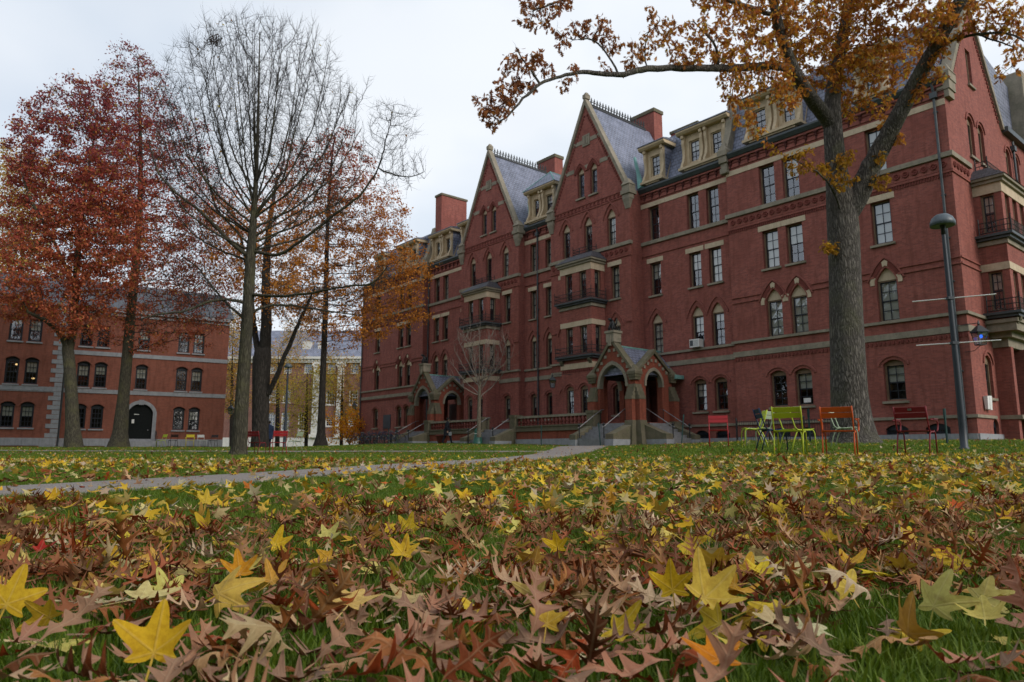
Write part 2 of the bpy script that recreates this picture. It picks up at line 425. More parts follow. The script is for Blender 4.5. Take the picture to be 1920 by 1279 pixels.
for nm, c in dict(red=(.33, .018, .022), dark_red=(.19, .014, .020), orange=(.52, .085, .012), chartreuse=(.38, .43, .018), navy=(.012, .028, .07), pale_green=(.36, .43, .30), lime=(.42, .50, .04), black=(.012, .012, .013), yellow=(.62, .50, .02), white=(.62, .63, .60)).items():
    paint('chair_' + nm, c)
# ------------------------------------------------------------------ the ground: lawn sheet, paths
def grid_axis(segs):
    out = [segs[0][0]]
    for a, b, n in segs: out += list(np.linspace(a, b, n + 1)[1:])
    return np.array(out)
def build_ground():
    xs = grid_axis([(-900, -80, 6), (-80, -30, 20), (-30, 30, 150), (30, 80, 20), (80, 900, 6)])
    ys = grid_axis([(-60, -4, 8), (-4, 10, 60), (10, 40, 100), (40, 90, 60), (90, 200, 10), (200, 1500, 8)])
    X, Y = np.meshgrid(xs, ys); Z = ground(X, Y)
    Z = Z + np.where((Y < 30) & (Y > -4), .012 * np.sin(X * 2.1 + 1.3 * np.sin(Y * 1.7)) * np.cos(Y * 1.9), 0)
    V = np.stack([X, Y, Z], -1).reshape(-1, 3); nx, ny = len(xs), len(ys)
    i = np.arange(nx * ny).reshape(ny, nx); a, b, c, d = i[:-1, :-1].ravel(), i[:-1, 1:].ravel(), i[1:, 1:].ravel(), i[1:, :-1].ravel()
    T = np.concatenate([np.stack([a, b, c], 1), np.stack([a, c, d], 1)])
    tag(put('lawn', np_mesh('lawn', V, T, M['lawn'], smooth=True)), kind='structure')
build_ground()
def strip(name, pts, widths, mat, dz=.03, step=.3):
    """a paved strip that follows the lawn"""
    P = np.array(pts, float); seg = np.r_[0, np.cumsum(np.hypot(*np.diff(P, axis=0).T))]
    n = max(2, int(seg[-1] / step)); t = np.linspace(0, seg[-1], n)
    x, y = np.interp(t, seg, P[:, 0]), np.interp(t, seg, P[:, 1])
    for _ in range(6):
        x[1:-1] = (x[:-2] + 2 * x[1:-1] + x[2:]) / 4; y[1:-1] = (y[:-2] + 2 * y[1:-1] + y[2:]) / 4
    w = np.interp(t, seg, widths) / 2
    dx, dy = np.gradient(x), np.gradient(y); l = np.hypot(dx, dy); nx, ny = -dy / l, dx / l
    cols = []
    for k in np.linspace(-1, 1, 7):
        jit = (rng.random(n) - .5) * .12 * (abs(k) == 1)
        cx, cy = x + nx * (w * k + jit), y + ny * (w * k + jit); cols.append(np.stack([cx, cy, ground(cx, cy) + dz * (1 - .8 * (abs(k) == 1))], 1))
    V = np.concatenate(cols); m = len(cols); T = []
    for c in range(m - 1):
        i = np.arange(n - 1) + c * n; j = i + n
        T += [np.stack([i, j, j + 1], 1), np.stack([i, j + 1, i + 1], 1)]
    o = put(name, np_mesh(name, V, np.concatenate(T), mat, smooth=True)); tag(o, kind='structure'); return np.stack([x, y], 1), w
PATH, PATHW = strip('path', [(-9, -1.5), (-6.2, 1.2), (-4.3, 3.1), (-3.15, 4.6), (-2.35, 6.6), (-1.5, 9.2), (-.1, 14), (1.4, 24), (3.0, 34), (4.0, 40)], [1.1, 1.1, 1.1, 1.1, 1.1, 1.2, 1.4, 1.9, 2.4, 2.8], M['path'])
strip('path_crossing', [(-34, 36), (-20, 32.5), (-9, 31), (1.5, 30)], [1.2, 1.2, 1.2, 1.2], M['path'], .03, .5)
# ------------------------------------------------------------------ windows shared by the buildings
def outline(kind, w, h, r, n=6):
    p = [(-w / 2, 0), (w / 2, 0), (w / 2, h)]
    if kind == 'seg':
        Rr = (w * w / 4 + r * r) / (2 * r); a0 = math.asin(min(1, w / 2 / Rr))
        for k in range(1, 2 * n): a = a0 - k * a0 / n; p.append((Rr * math.sin(a), h + r - Rr + Rr * math.cos(a)))
    elif kind == 'pt':      # low pointed head with almost straight sides
        pts = [(w / 2 * (1 - (k / n) ** 1.15), h + r * (.5 * k / n + .5 * math.sin(k / n * math.pi / 2))) for k in range(1, n)]
        p += pts + [(0, h + r)] + [(-a, c) for a, c in reversed(pts)]
    elif kind == 'go':
        kk = (r * r - w * w / 4) / w; Rr = kk + w / 2; th = math.asin(min(1, r / Rr))
        if kk < 0: th = math.pi - th if False else math.atan2(r, -kk) if kk < 0 else th
        pts = [(-kk + Rr * math.cos(th * k / n), h + Rr * math.sin(th * k / n)) for k in range(1, n)]
        p += pts + [(0, h + r)] + [(-a, c) for a, c in reversed(pts)]
    p.append((-w / 2, h)); return p
def head(kind, w, h, r, d, drop=0.0):
    """arch line of an opening, moved outward by d"""
    o = outline(kind, w + 2 * d, h, r + d * (1.35 if kind == 'pt' else 1.25 if kind == 'go' else 1), 6)[2:]
    return [(o[0][0], h - drop)] + o + [(o[-1][0], h - drop)] if drop else o
WC = {}
def win_meshes(kind, w, h, r, cols, style):
    key = (kind, w, h, r, cols, style)
    if key in WC: return WC[key]
    fm, sm = (M['frame_brown'], M['sash_dark']) if style == 'brown' else (M['dormer_paint'], M['sash_dark']) if style == 'tan' else (M['sash_dark'], M['sash_dark']) if style == 'dark' else (M['sash_white'], M['sash_white'])
    d = {}; f = MB(); t = .085; b0, b1 = -.27, -.13
    f.box(-w / 2, -w / 2 + t, b0, b1, 0, h); f.box(w / 2 - t, w / 2, b0, b1, 0, h); f.box(-w / 2 + t, w / 2 - t, b0, b1 - .01, h - .07, h); f.box(-w / 2 + t, w / 2 - t, b0, b1 + .02, 0, .06)
    if kind == 'seg': f.prism(outline(kind, w, h, r)[2:], b0, b1)
    d['frame'] = f.mesh('window_frame', fm)
    if kind == 'pt':
        d['tym'] = MB().prism(outline(kind, w, h, r)[2:], b0, -.10).mesh('tympanum', M['sandstone_clean'])
    iw = w / 2 - t; z0, z1 = .06, h - .07; mid = (z0 + z1) / 2; s = MB(); ra = .055; mu = .02
    panes = []
    for lo, hi, bb in ((z0, mid + .02, -.235), (mid - .02, z1, -.205)):
        s.box(-iw, -iw + ra, bb - .03, bb, lo, hi); s.box(iw - ra, iw, bb - .03, bb, lo, hi)
        s.box(-iw + ra, iw - ra, bb - .03, bb, lo, lo + ra); s.box(-iw + ra, iw - ra, bb - .03, bb, hi - ra, hi)
        rows = 2; xs = np.linspace(-iw + ra, iw - ra, cols + 1); zs = np.linspace(lo + ra, hi - ra, rows + 1)
        for x in xs[1:-1]: s.box(x - mu, x + mu, bb - .026, bb - .002, lo + ra, hi - ra)
        for z in zs[1:-1]:
            for x0, x1 in zip(xs[:-1], xs[1:]): s.box(x0 + mu, x1 - mu, bb - .026, bb - .002, z - mu, z + mu)
        for x0, x1 in zip(xs[:-1], xs[1:]):
            for c0, c1 in zip(zs[:-1], zs[1:]): panes.append((x0, x1, bb - .015, c0, c1))
    d['sash'] = s.mesh('sash', sm)
    d['panes'] = panes; d['pmesh'] = []
    for (x0, x1, b, c0, c1) in panes:
        tl = random.uniform(-.004, .004)
        d['pmesh'].append(MB().quad((x1, b, c0), (x0, b + tl, c0), (x0, b, c1), (x1, b + tl, c1)).mesh('pane', M['glass']))
    half = len(panes) // 2; d['two'] = []
    for grp in (panes[:half], panes[half:]):
        x0, x1 = min(p[0] for p in grp), max(p[1] for p in grp); c0, c1 = min(p[3] for p in grp), max(p[4] for p in grp); b = grp[0][2]
        d['two'].append(MB().quad((x1, b, c0), (x0, b, c0), (x0, b, c1), (x1, b, c1)).mesh('pane', M['glass']))
    d['room'] = (MB().box(-w / 2, w / 2, -.37, -.33, 0, h) if style == 'tan' else MB().box(-w / 2 - .5, w / 2 + .5, -1.0, -.95, -.3, h + .5)).mesh('unlit_backing', M['room_dark'])  # near-black board behind the panes, painted as the shade of an unlit room
    d['room_small'] = MB().box(-w / 2, w / 2, -.42, -.38, 0, h).mesh('unlit_backing', M['room_dark'])
    d['blinds'] = {}; WC[key] = d; return d
def add_window(parent, a, b, c, rz, kind, w, h, r=0., cols=2, style='brown', blind=None, detail=False, sub=False, sill=None, bmat='blind', tymp=True):
    """one window; sub=True hangs its pieces straight on the given part"""
    d = win_meshes(kind, w, h, r, cols, style); loc = Vector((a, b, c))
    if sub: put('window_frame', d['frame'], parent, loc, rz); top, L, z = parent, loc, rz
    else: top = put('window', d['frame'], parent, loc, rz); L, z = None, 0.0
    put('sash', d['sash'], top, L, z)
    for pm in (d['pmesh'] if detail else d['two']): put('pane', pm, top, L, z)
    put('unlit_backing', d['room_small' if sub else 'room'], top, L, z)
    if 'tym' in d and tymp: put('tympanum', d['tym'], top, L, z)
    if blind:
        k = (round(blind, 2), bmat)
        if k not in d['blinds']: d['blinds'][k] = MB().box(-w / 2 + .09, w / 2 - .09, -.31, -.30, h * (1 - blind), h - .05).mesh('blind', M[bmat])
        put('blind', d['blinds'][k], top, L, z)
    if sill is not None:
        key = ('sill', w, sill)
        if key not in WC: WC[key] = MB().prism_a([(-.25, -.02), (-.25, -.16), (.12, -.16), (.12, -.04)], -w / 2 - .1, w / 2 + .1).mesh('sill', M[sill])
        put('sill', WC[key], top, L, z)
    return top
def hood(parent, a, b, c, rz, kind, w, h, r, d0, d1, proj, mat, stones=None, drop=0.0):
    key = ('hood', kind, w, h, r, d0, d1, proj, mat, drop)
    if key not in WC:
        WC[key] = MB().ribbon(head(kind, w, h, r, d0, drop), head(kind, w, h, r, d1, drop), -.02, proj).mesh('hood_mould', M[mat])
    o = put('hood_mould', WC[key], parent, (a, b, c), rz)
    if stones:
        key2 = ('stones', kind, w, h, r, d0, d1)
        if key2 not in WC:
            A, B = head(kind, w, h, r, d0 - .02), head(kind, w, h, r, d1 - .03); n = len(A); m = n // 2
            WC[key2] = MB().ribbon(A[m - 1:m + 2], B[m - 1:m + 2], -.02, proj + .015).mesh('keystone', M[stones])
            WC[key2 + (1,)] = MB().ribbon([(A[0][0], h - .22), A[0], A[1]], [(B[0][0], h - .22), B[0], B[1]], -.02, proj + .015).mesh('springer', M[stones])
            WC[key2 + (2,)] = MB().ribbon([A[-2], A[-1], (A[-1][0], h - .22)], [B[-2], B[-1], (B[-1][0], h - .22)], -.02, proj + .015).mesh('springer', M[stones])
        put('keystone', WC[key2], o); put('springer', WC[key2 + (1,)], o); put('springer', WC[key2 + (2,)], o)
    return o
def moved(poly, a, c): return [(x + a, y + c) for x, y in poly]

# ------------------------------------------------------------------ the long brick hall
A_H = R(39.8); K_H = .92
hall = empty('brick_hall', (21.826 * K_H, 33.521 * K_H, .28 * (1 - K_H)), R(90) + A_H); hall.scale = (K_H,) * 3
tag(hall, 'long five-storey red brick hall with steep gables, slate mansard roof and two arched porches', 'building')
def hall_world(s, o, z): return hall_matrix @ Vector((s, o, z))
hall_matrix = Matrix.Translation(hall.location) @ Matrix.Rotation(R(90) + A_H, 4, 'Z') @ Matrix.Diagonal((K_H, K_H, K_H, 1))
SYM = 60.8; ZB = .55; DEP = .36
OFF = dict(P=0., R=-.6, G=.7, C=0.)
SECT = [('P', 0, 12.7), ('R', 12.7, 20.2), ('G', 20.2, 28.4), ('C', 28.4, 32.4), ('G', 32.4, 40.6), ('R', 40.6, 48.1), ('P', 48.1, 60.8)]
SPECS = {   # centre, sill, kind, width, height, rise
 'P': [(x, *q) for x in (9.92, 8.40, 3.52) for q in ((2.9, 'seg', 1.02, 1.87, .22), (7.02, 'pt', 1.02, 2.18, .66), (11.17, 'flat', 1.02, 2.33, 0), (15.12, 'flat', 1.02, 2.5, 0))] + [(x, .95, 'seg', 1.1, .5, .22) for x in (9.92, 8.4, 3.6, 1.7)],
 'R': [(x, *q) for x in (15.75, 14.2) for q in ((2.9, 'seg', .95, 1.87, .22), (7.02, 'pt', .95, 2.18, .64), (11.17, 'flat', .95, 2.33, 0), (15.12, 'flat', .95, 2.5, 0))] + [(x, *q) for x in (19.08,) for q in ((7.02, 'pt', .95, 2.18, .64), (11.17, 'flat', .95, 2.33, 0), (15.12, 'flat', .95, 2.5, 0))] + [(x, .95, 'seg', 1.0, .5, .22) for x in (15.75, 14.2)],
 'G': [(x, 15.12, 'pt', .86, 2.2, .6) for x in (26.65, 24.3, 21.95)] + [(x, 19.6, 'pt', .74, 2.0, .42) for x in (24.97, 23.63)] + [(x, *q) for x in (26.9, 21.7) for q in ((2.9, 'seg', .85, 1.87, .2), (7.02, 'pt', .85, 2.18, .58), (11.17, 'flat', .85, 2.4, 0))],
 'C': [(x, *q) for x in (31.35, 29.45) for q in ((2.9, 'seg', .75, 1.87, .2), (7.02, 'pt', .75, 2.3, .52), (11.17, 'flat', .75, 2.35, 0), (15.12, 'flat', .75, 2.4, 0))],
}
def section_windows(nm, s0): return [(SYM - q[0], *q[1:]) if s0 > 30.5 and nm != 'C' else q for q in SPECS[nm]]
rw = random.Random(3)
def blind_for(c):
    x = rw.random()
    if c < 5: return rw.choice([.48, .48, .5, .46, .0])
    if c < 10: return rw.choice([.0, .25, .48, .95])
    if c < 14: return rw.choice([.95, .7, .5, .48])
    return rw.choice([.95, .5, .3, 0])
rosette = MB(Matrix.Rotation(R(-90), 4, 'X')).lathe([(.17, 0), (.17, .05), (.14, .07), (.10, .05), (.09, .02), (.05, .03), (.03, .06)], 10).mesh('rosette', M['terracotta'])
square_orn = MB().ribbon([(-.15, -.15), (.15, -.15), (.15, .15), (-.02, .15)], [(-.08, -.08), (.08, -.08), (.08, .08), (-.02, .08)], 0, .05).mesh('ornament', M['terracotta'])
knob = MB().box(-.05, .05, 0, .12, .0, .22).box(-.10, .10, 0, .16, .22, .30).box(-.035, .035, 0, .09, -.18, 0).mesh('corbel', M['terracotta_shaded'])
def course(nm, s0, s1, off, z0, z1, proj, mat, ext=True, name='belt_course', parent=None):
    e = proj if ext else -.003
    return MB().box(s0 - e, s1 + e, off - .12, off + proj, z0, z1).build(name, M[mat], parent or hall)
for nm, s0, s1 in SECT:
    o = OFF[nm]; specs = section_windows(nm, s0); sc = (s0 + s1) / 2; proj = nm in 'PG'
    holes = [moved(outline(k, w, h, r), a, c) for a, c, k, w, h, r in specs]
    top = [(s1, 19.0), (sc, 27.15), (s0, 19.0)] if nm == 'G' else [(s1, 19.0), (s0, 19.0)]
    wm = MB().wall([(s0, ZB), (s1, ZB)] + top, holes, o, DEP, edge=.3 if nm == 'G' else 1.6)
    if nm == 'G':
        for x in (s0, s1): wm.quad((x, o - .3, ZB), (x, o - 1.7, ZB), (x, o - 1.7, 19.0), (x, o - .3, 19.0))
    wm.build('wall', M['brick'], hall)
    near = s0 < 19
    for a, c, k, w, h, r in specs:
        if c < 2:
            add_window(hall, a, o, c, 0, k, w, h, r, 2, 'dark'); continue
        ind = 'sandstone' if (c > 11 and c < 11.5) or c < 5 or c > 19 else None
        wdw = add_window(hall, a, o - .09, c, 0, k, w, h, r, 2, 'brown', blind_for(c), near)
        if ind:
            key = ('hsill', w)
            if key not in WC: WC[key] = MB().prism_a([(-.2, -.02), (-.2, -.16), (.21, -.16), (.21, -.04)], -w / 2 - .12, w / 2 + .12).mesh('sill', M[ind])
            put('sill', WC[key], wdw)
        if k == 'seg': hood(wdw, 0, .09, 0, 0, k, w, h, r, .16, .27, .07, 'brick', drop=.08)
        if k == 'pt':
            if nm == 'P': hood(wdw, 0, .09, 0, 0, k, w, h, r, .10, .33, .03, 'terracotta', 'sandstone_clean'); hood(wdw, 0, .09, 0, 0, k, w, h, r, .36, .44, .09, 'brick')
            elif c > 19: hood(wdw, 0, .09, 0, 0, k, w, h, r, .06, .24, .05, 'terracotta'); hood(wdw, 0, .09, 0, 0, k, w, h, r, .25, .33, .09, 'brick')
            else: hood(wdw, 0, .09, 0, 0, k, w, h, r, .26, .36, .08, 'brick', drop=.1)
        if k == 'flat' and c < 12:       # stone lintel over each third-floor window
            MB().box(a - w / 2 - .24, a + w / 2 + .24, o - .1, o + .035, c + h + .003, c + h + .33).build('lintel', M['sandstone_clean'], hall)
    # horizontal courses
    course(nm, s0, s1, o, 1.90, 2.05, .09, 'sandstone', proj)
    course(nm, s0, s1, o, 6.02, 6.34, .06, 'sandstone', proj)
    course(nm, s0, s1, o, 6.86, 7.01, .12, 'sandstone', proj)
    course(nm, s0, s1, o, 14.05, 14.15, .07, 'brick', proj, 'brick_course')
    course(nm, s0, s1, o, 14.86, 15.11, .14, 'sandstone', proj)
    if nm == 'P':
        for z in (9.72, 9.40):
            spans = [(.0, 2.9), (4.1, 7.6), (10.7, 12.7)] if s0 < 1 else [(48.1, 50.1), (53.2, 56.7), (57.9, 60.8)]
            for a0, a1 in spans: MB().box(a0, a1, o - .05, o + .07, z - .05, z + .05).build('string_course', M['brick'], hall)
        d = MB()
        for k in range(58): d.box(s0 + .05 + k * .22, s0 + .16 + k * .22, o - .02, o + .06, 5.76, 5.93)
        for k in range(96): d.box(s0 + .05 + k * .1325, s0 + .11 + k * .1325, o - .02, o + .055, 13.86, 14.03)
        d.build('dentil_course', M['terracotta'], hall)
    if nm == 'G':
        for a0, a1 in ((s0, s0 + .55), (s0 + 2.45, s1 - 2.45), (s1 - .55, s1)): MB().box(a0, a1, o - .05, o + .07, 9.3, 9.4).build('string_course', M['brick'], hall)
    if nm in 'PG':
        fr = course(nm, s0, s1, o, 14.22, 14.82, .02, 'brick', proj, 'frieze'); n = int((s1 - s0 - .3) / .44)
        for k in range(n): put('rosette', rosette, fr, (s0 + .35 + k * (s1 - s0 - .7) / (n - 1), o + .02, 14.52))
    if nm == 'G':
        fr = course(nm, s0, s1, o, 18.42, 18.50, .06, 'brick', False, 'frieze'); course(nm, s0, s1, o, 18.90, 18.97, .06, 'brick', False, 'brick_course')
        for k in range(19): put('ornament', square_orn, fr, (s0 + .5 + k * (s1 - s0 - 1.0) / 18, o + .004, 18.70))
        for z, half in ((21.92, 2.32), (24.02, 1.38)):      # stone bands across the gable
            gaps = [(-half, -1.36), (-.30, .30), (1.36, half)] if z < 23 else [(-half, -.42), (.42, half)]
            for g0, g1 in gaps: MB().box(sc + g0, sc + g1, o - .1, o + .03, z - .16, z + .16).build('stone_band', M['sandstone'], hall)
        b = MB().box(sc - .38, sc + .38, o - .1, o + .07, 23.6, 24.5)
        b.box(sc - .22, sc - .06, o + .07, o + .11, 23.75, 24.35).box(sc + .06, sc + .22, o + .07, o + .11, 23.75, 24.35).box(sc - .3, sc + .3, o + .07, o + .10, 24.38, 24.44)
        b.build('carved_panel', M['sandstone'], hall)
        # raking copings, kneelers, brick billet under the coping
        L = s1 - sc; sl = (27.15 - 19.0) / L
        for sg in (-1, 1):
            e0 = (sc + sg * (L + .1), 18.95); e1 = (sc, 27.55); e1b = (sc, 26.98); e0b = (sc + sg * (L - .16), 18.95)
            MB().prism([e0, e1, e1b, e0b] if sg > 0 else [e0b, e1b, e1, e0], o - .35, o + .16).build('gable_coping', M['sandstone'], hall)
            kx = sc + sg * (L - .12)
            MB().box(kx - .42, kx + .42, o - .5, o + .3, 18.55, 18.85).box(kx - .36, kx + .36, o - .45, o + .2, 18.85, 19.25).taper(kx, o - .1, 19.25, 19.75, .8, .75, .15, .3).box(kx - .34, kx + .34, o - .3, o + .2, 18.2, 18.55).taper(kx, o, 17.5, 18.2, .4, .1, .62, .4, 0, 0).build('kneeler', M['sandstone'], hall)
            d = MB()
            for k in range(30):
                t = .04 + k * .0315; x = sc + sg * (L - .42) * (1 - t); z = 19.0 + (27.15 - 19.75) * t
                d.box(x - .06, x + .06, o - .02, o + .06, z - .09, z + .05)
            d.build('billet_course', M['terracotta'], hall)
        MB().box(sc - .16, sc + .16, o - .35, o + .2, 27.45, 27.75).taper(sc, o - .1, 27.75, 28.0, .36, .5, .12, .2).build('apex_stone', M['sandstone'], hall)
        MB().prism([(s0 + .25, 18.9), (s1 - .25, 18.9), (sc, 27.05)], -9.5, o - .34).build('gable_roof', M['slate'], hall)
        c = MB(); b0, b1 = o - .5, -6.4
        c.box(sc - .03, sc + .03, b1, b0, 27.20, 27.24); c.box(sc - .03, sc + .03, b1, b0, 27.42, 27.45); c.box(sc - .09, sc + .09, b1, b0, 26.96, 27.12)
        for k in range(20):
            b = b1 + .15 + k * (b0 - b1 - .3) / 19
            c.box(sc - .02, sc + .02, b - .025, b + .025, 27.05, 27.72); c.box(sc - .02, sc + .02, b - .09, b + .09, 27.52, 27.58); c.taper(sc, b, 27.6, 27.8, .04, .12, .01, .02)
            c.box(sc - .015, sc + .015, b + .06, b + .11, 27.24, 27.42)
        c.build('ridge_cresting', M['iron'], hall)
        ch = MB().box(sc - .5, sc + 2.0, -8.1, -7.0, 22, 28.75).build('chimney', M['brick'], hall)
        MB().box(sc - .58, sc + 2.08, -8.18, -6.92, 28.75, 29.05).build('cap', M['sandstone_mossy'], ch)
    else:
        course(nm, s0, s1, o, 17.63, 17.95, .035, 'sandstone_clean', False, 'lintel_course')
        course(nm, s0, s1, o, 18.10, 18.2, .07, 'brick', False, 'brick_course'); course(nm, s0, s1, o, 18.62, 18.74, .12, 'brick', False, 'brick_course')
        n = int((s1 - s0 - .5) / .6)
        fr = course(nm, s0, s1, o, 18.42, 18.46, .05, 'terracotta', False, 'corbel_table')
        for k in range(n): put('corbel', knob, fr, (s0 + .4 + k * (s1 - s0 - .8) / (n - 1), o, 18.30))
        MB().prism_a([(o - .2, 18.76), (o + .18, 18.76), (o + .34, 18.98), (o + .34, 19.10), (o - .2, 19.10)], s0 + .02, s1 - .02).build('eaves_gutter', M['gutter'], hall)
        e0, e1 = (s0 + (.5 if s0 < 1 else .2), s1 - .2)
        prof = [(o + .1, 19.06), (o - .5, 19.55), (o - .82, 20.5), (o - 1.1, 21.7), (o - 1.35, 23.0), (-8.0, 24.2), (-15.5, 23.0), (-16, 19.06)]
        MB().prism_a(prof, e0, e1).build('mansard_roof', M['slate'], hall)
# granite base and its blocks
blk = {}
for nm, s0, s1 in SECT:
    n = max(2, round((s1 - s0) / 1.3)); w = (s1 - s0) / n
    key = round(w, 3)
    if key not in blk: blk[key] = MB().box(.006, w - .006, -.3, .07, .2, 1.16).mesh('base_block', M['granite'])
    for k in range(n):
        if nm == 'P' and s0 < 1 and k == 1: pass
        put('base_block', blk[key], hall, (s0 + k * w, OFF[nm], random.uniform(-.004, .004)))
# party-wall copings between pavilion and recess
for s, o in ((12.7, 0.), (48.1, 0.)):
    MB().prism_a([(o + .25, 19.15), (o - .45, 20.9), (o - 1.05, 23.3), (o - 1.9, 23.3), (o - 1.0, 19.15)], s - .24, s + .24).build('roof_coping', M['sandstone'], hall)
    MB().box(s - .34, s + .34, o - .4, o + .42, 19.0, 19.35).box(s - .28, s + .28, o - .3, o + .34, 18.55, 19.0).box(s - .22, s + .22, o - .2, o + .22, 18.2, 18.55).box(s - .26, s + .26, o - .2, o + .28, 17.85, 18.2).taper(s, o, 19.35, 19.95, .7, .7, .1, .3).build('kneeler', M['sandstone'], hall)
# other chimneys
for (a0, a1, b0, b1, z) in ((19.6, 22.2, -8.2, -7.1, 26.1), (38.6, 41.2, -8.2, -7.1, 26.1), (46.9, 48.0, -4.4, -1.2, 26.6)):
    ch = MB().box(a0, a1, b0, b1, 20, z).build('chimney', M['brick'], hall)
    MB().box(a0 - .08, a1 + .08, b0 - .08, b1 + .08, z, z + .22).build('cap', M['sandstone_mossy'], ch)
# copper valleys beside the gables
for s, sg in ((20.2, -1), (28.4, 1), (32.4, -1), (40.6, 1)):
    MB().tube([(s + sg * .12, OFF['G'] - 1.25, 19.12), (s - sg * .55, -1.1, 20.6), (s - sg * 1.3, -1.6, 22.3)], [.28, .16, .12], 6).build('copper_valley', M['copper'], hall)
# dormers
def dormer(a, n, off, sep, hip=False):
    fb = off - .28; W = 1.75 if n == 1 else sep + 1.75; x0, x1 = a - W / 2, a + W / 2
    d = empty('dormer', (0, 0, 0), 0, hall); d.name = 'dormer'
    xs = [a] if n == 1 else [a - sep / 2, a + sep / 2]
    MB().wall([(x0, 19.35), (x1, 19.35), (x1, 22.0), (x0, 22.0)], [moved(outline('flat', .84, 1.55, 0), x, 19.95) for x in xs], fb, .2, edge=1.6).build('face', M['dormer_paint'], d)
    for x in xs: add_window(d, x, fb + .04, 19.95, 0, 'flat', .84, 1.55, 0, 2, 'tan', rw.choice([0, 0, .5]), False, sub=True)
    br = [(fb - .1, 21.95), (fb + .34, 21.95), (fb + .34, 21.75), (fb + .24, 21.7), (fb + .26, 21.35), (fb + .17, 20.95), (fb + .16, 20.55), (fb + .24, 20.15), (fb + .42, 19.8), (fb + .5, 19.55), (fb - .1, 19.55)]
    bx = [x0 + .1, x1 - .1] + ([a - .18, a + .18] if n == 2 else [])
    for x in bx: MB().prism_a(br, x - .10, x + .10).build('bracket', M['dormer_paint'], d)
    MB().box(x0 - .12, x1 + .12, fb - .3, fb + .56, 19.38, 19.55).box(x0 + .3, x1 - .3, fb - .3, fb + .45, 19.28, 19.38).build('sill', M['dormer_paint'], d)
    MB().prism_a([(fb - 1.2, 22.0), (fb + .36, 22.0), (fb + .5, 22.14), (fb + .5, 22.24), (fb - 1.2, 22.30)], x0 - .3, x1 + .3).build('cornice', M['dormer_paint'], d)
    if hip:
        m = MB(); p = [m.v(x0 - .35, fb + .55, 22.26), m.v(x1 + .35, fb + .55, 22.26), m.v(x1 + .35, -4, 22.26), m.v(x0 - .35, -4, 22.26), m.v(a, fb - .9, 23.9), m.v(a, -4, 23.9)]
        m.f(p[0], p[4], p[1]); m.f(p[1], p[4], p[5], p[2]); m.f(p[0], p[3], p[5], p[4]); m.build('hip_roof', M['slate'], d)
        MB().tube([(a, fb - .9, 23.9), (x1 + .35, fb + .55, 22.26)], .05, 5).tube([(a, fb - .9, 23.9), (x0 - .35, fb + .55, 22.26)], .05, 5).tube([(a, fb - .9, 23.9), (a, -4, 23.9)], .06, 5).build('copper_hip', M['copper'], d)
    else: MB().prism_a([(fb - 1.3, 22.28), (fb + .55, 22.27), (fb + .55, 22.33), (fb - 1.5, 22.75)], x0 - .34, x1 + .34).build('dormer_roof', M['slate'], d)
    for x in (x0, x1): MB().prism_a([(fb, 19.4), (fb, 22.0), (fb - 1.0, 22.0)], x - .02, x + .02).build('cheek', M['slate'], d)
for a, n, nm, sep in ((19.0, 1, 'R', 0), (14.75, 2, 'R', 1.75), (9.35, 2, 'P', 1.9), (3.5, 1, 'P', 0)):
    dormer(a, n, OFF[nm], sep); dormer(SYM - a, n, OFF[nm], sep)
dormer(30.4, 2, OFF['C'], 1.5, True)
MB().box(SYM - 19.5, SYM - 6, -6.2, -5.9, 23.2, 24.0).build('roof_ridge', M['copper'], hall)
# ------------------------------------------------------------------ the hall's end wall, bays, porches and terrace
SF = Matrix(((0, -1, 0, 0), (-1, 0, 0, 0), (0, 0, 1, 0), (0, 0, 0, 1)))       # a -> inward along the end wall, b -> out of it
RZS = R(90)
def sp_(a, b, c): return SF @ Vector((a, b, c))
end = [(4.25, 20.1, 'flat', .75, 2.1, 0), (3.45, 15.75, 'seg', .9, 2.0, .3), (5.05, 15.75, 'seg', .9, 2.0, .3), (2.35, 2.95, 'seg', 1.0, 1.75, .35), (9.6, 15.75, 'seg', .85, 1.9, .3), (11.2, 15.75, 'seg', .85, 1.9, .3), (13.6, 15.75, 'seg', .85, 1.9, .3), (2.6, .85, 'seg', .8, .7, .35)]
MB(SF).wall([(0.004, ZB), (16, ZB), (16, 19), (8.95, 19), (4.7, 25.2), (.45, 19), (.004, 19)], [moved(outline(k, w, h, r), a, c) for a, c, k, w, h, r in end], .004, DEP, edge=.25).build('wall', M['brick'], hall)
for a, c, k, w, h, r in end:
    wd = add_window(hall, *sp_(a, 0, c), RZS, k, w, h, r, 2, 'brown' if c > 2 else 'dark', rw.choice([0, .5]) if c > 2 else None, False, sill='sandstone' if c > 2 else None)
    if k == 'seg' and c > 2: hood(wd, 0, 0, 0, 0, k, w, h, r, .14, .24, .07, 'brick', drop=.08)
for z0, z1, pj, m, nme in ((1.9, 2.05, .09, 'sandstone', 'belt_course'), (6.02, 6.34, .06, 'sandstone', 'belt_course'), (6.86, 7.01, .12, 'sandstone', 'belt_course'), (9.67, 9.77, .07, 'brick', 'string_course'), (9.35, 9.45, .07, 'brick', 'string_course'), (14.05, 14.15, .07, 'brick', 'brick_course'), (14.86, 15.11, .14, 'sandstone', 'belt_course')):
    MB(SF).box(-pj + .115 if m == 'sandstone' else .003, 2.66, -.1, pj - .002, z0 + .002, z1 - .002).build(nme, M[m], hall)
fr = MB(SF).box(.03, 2.66, -.1, .02, 14.22, 14.82).build('frieze', M['brick'], hall)
for k in range(5): put('rosette', rosette, fr, sp_(.4 + k * .45, .02, 14.52), RZS)
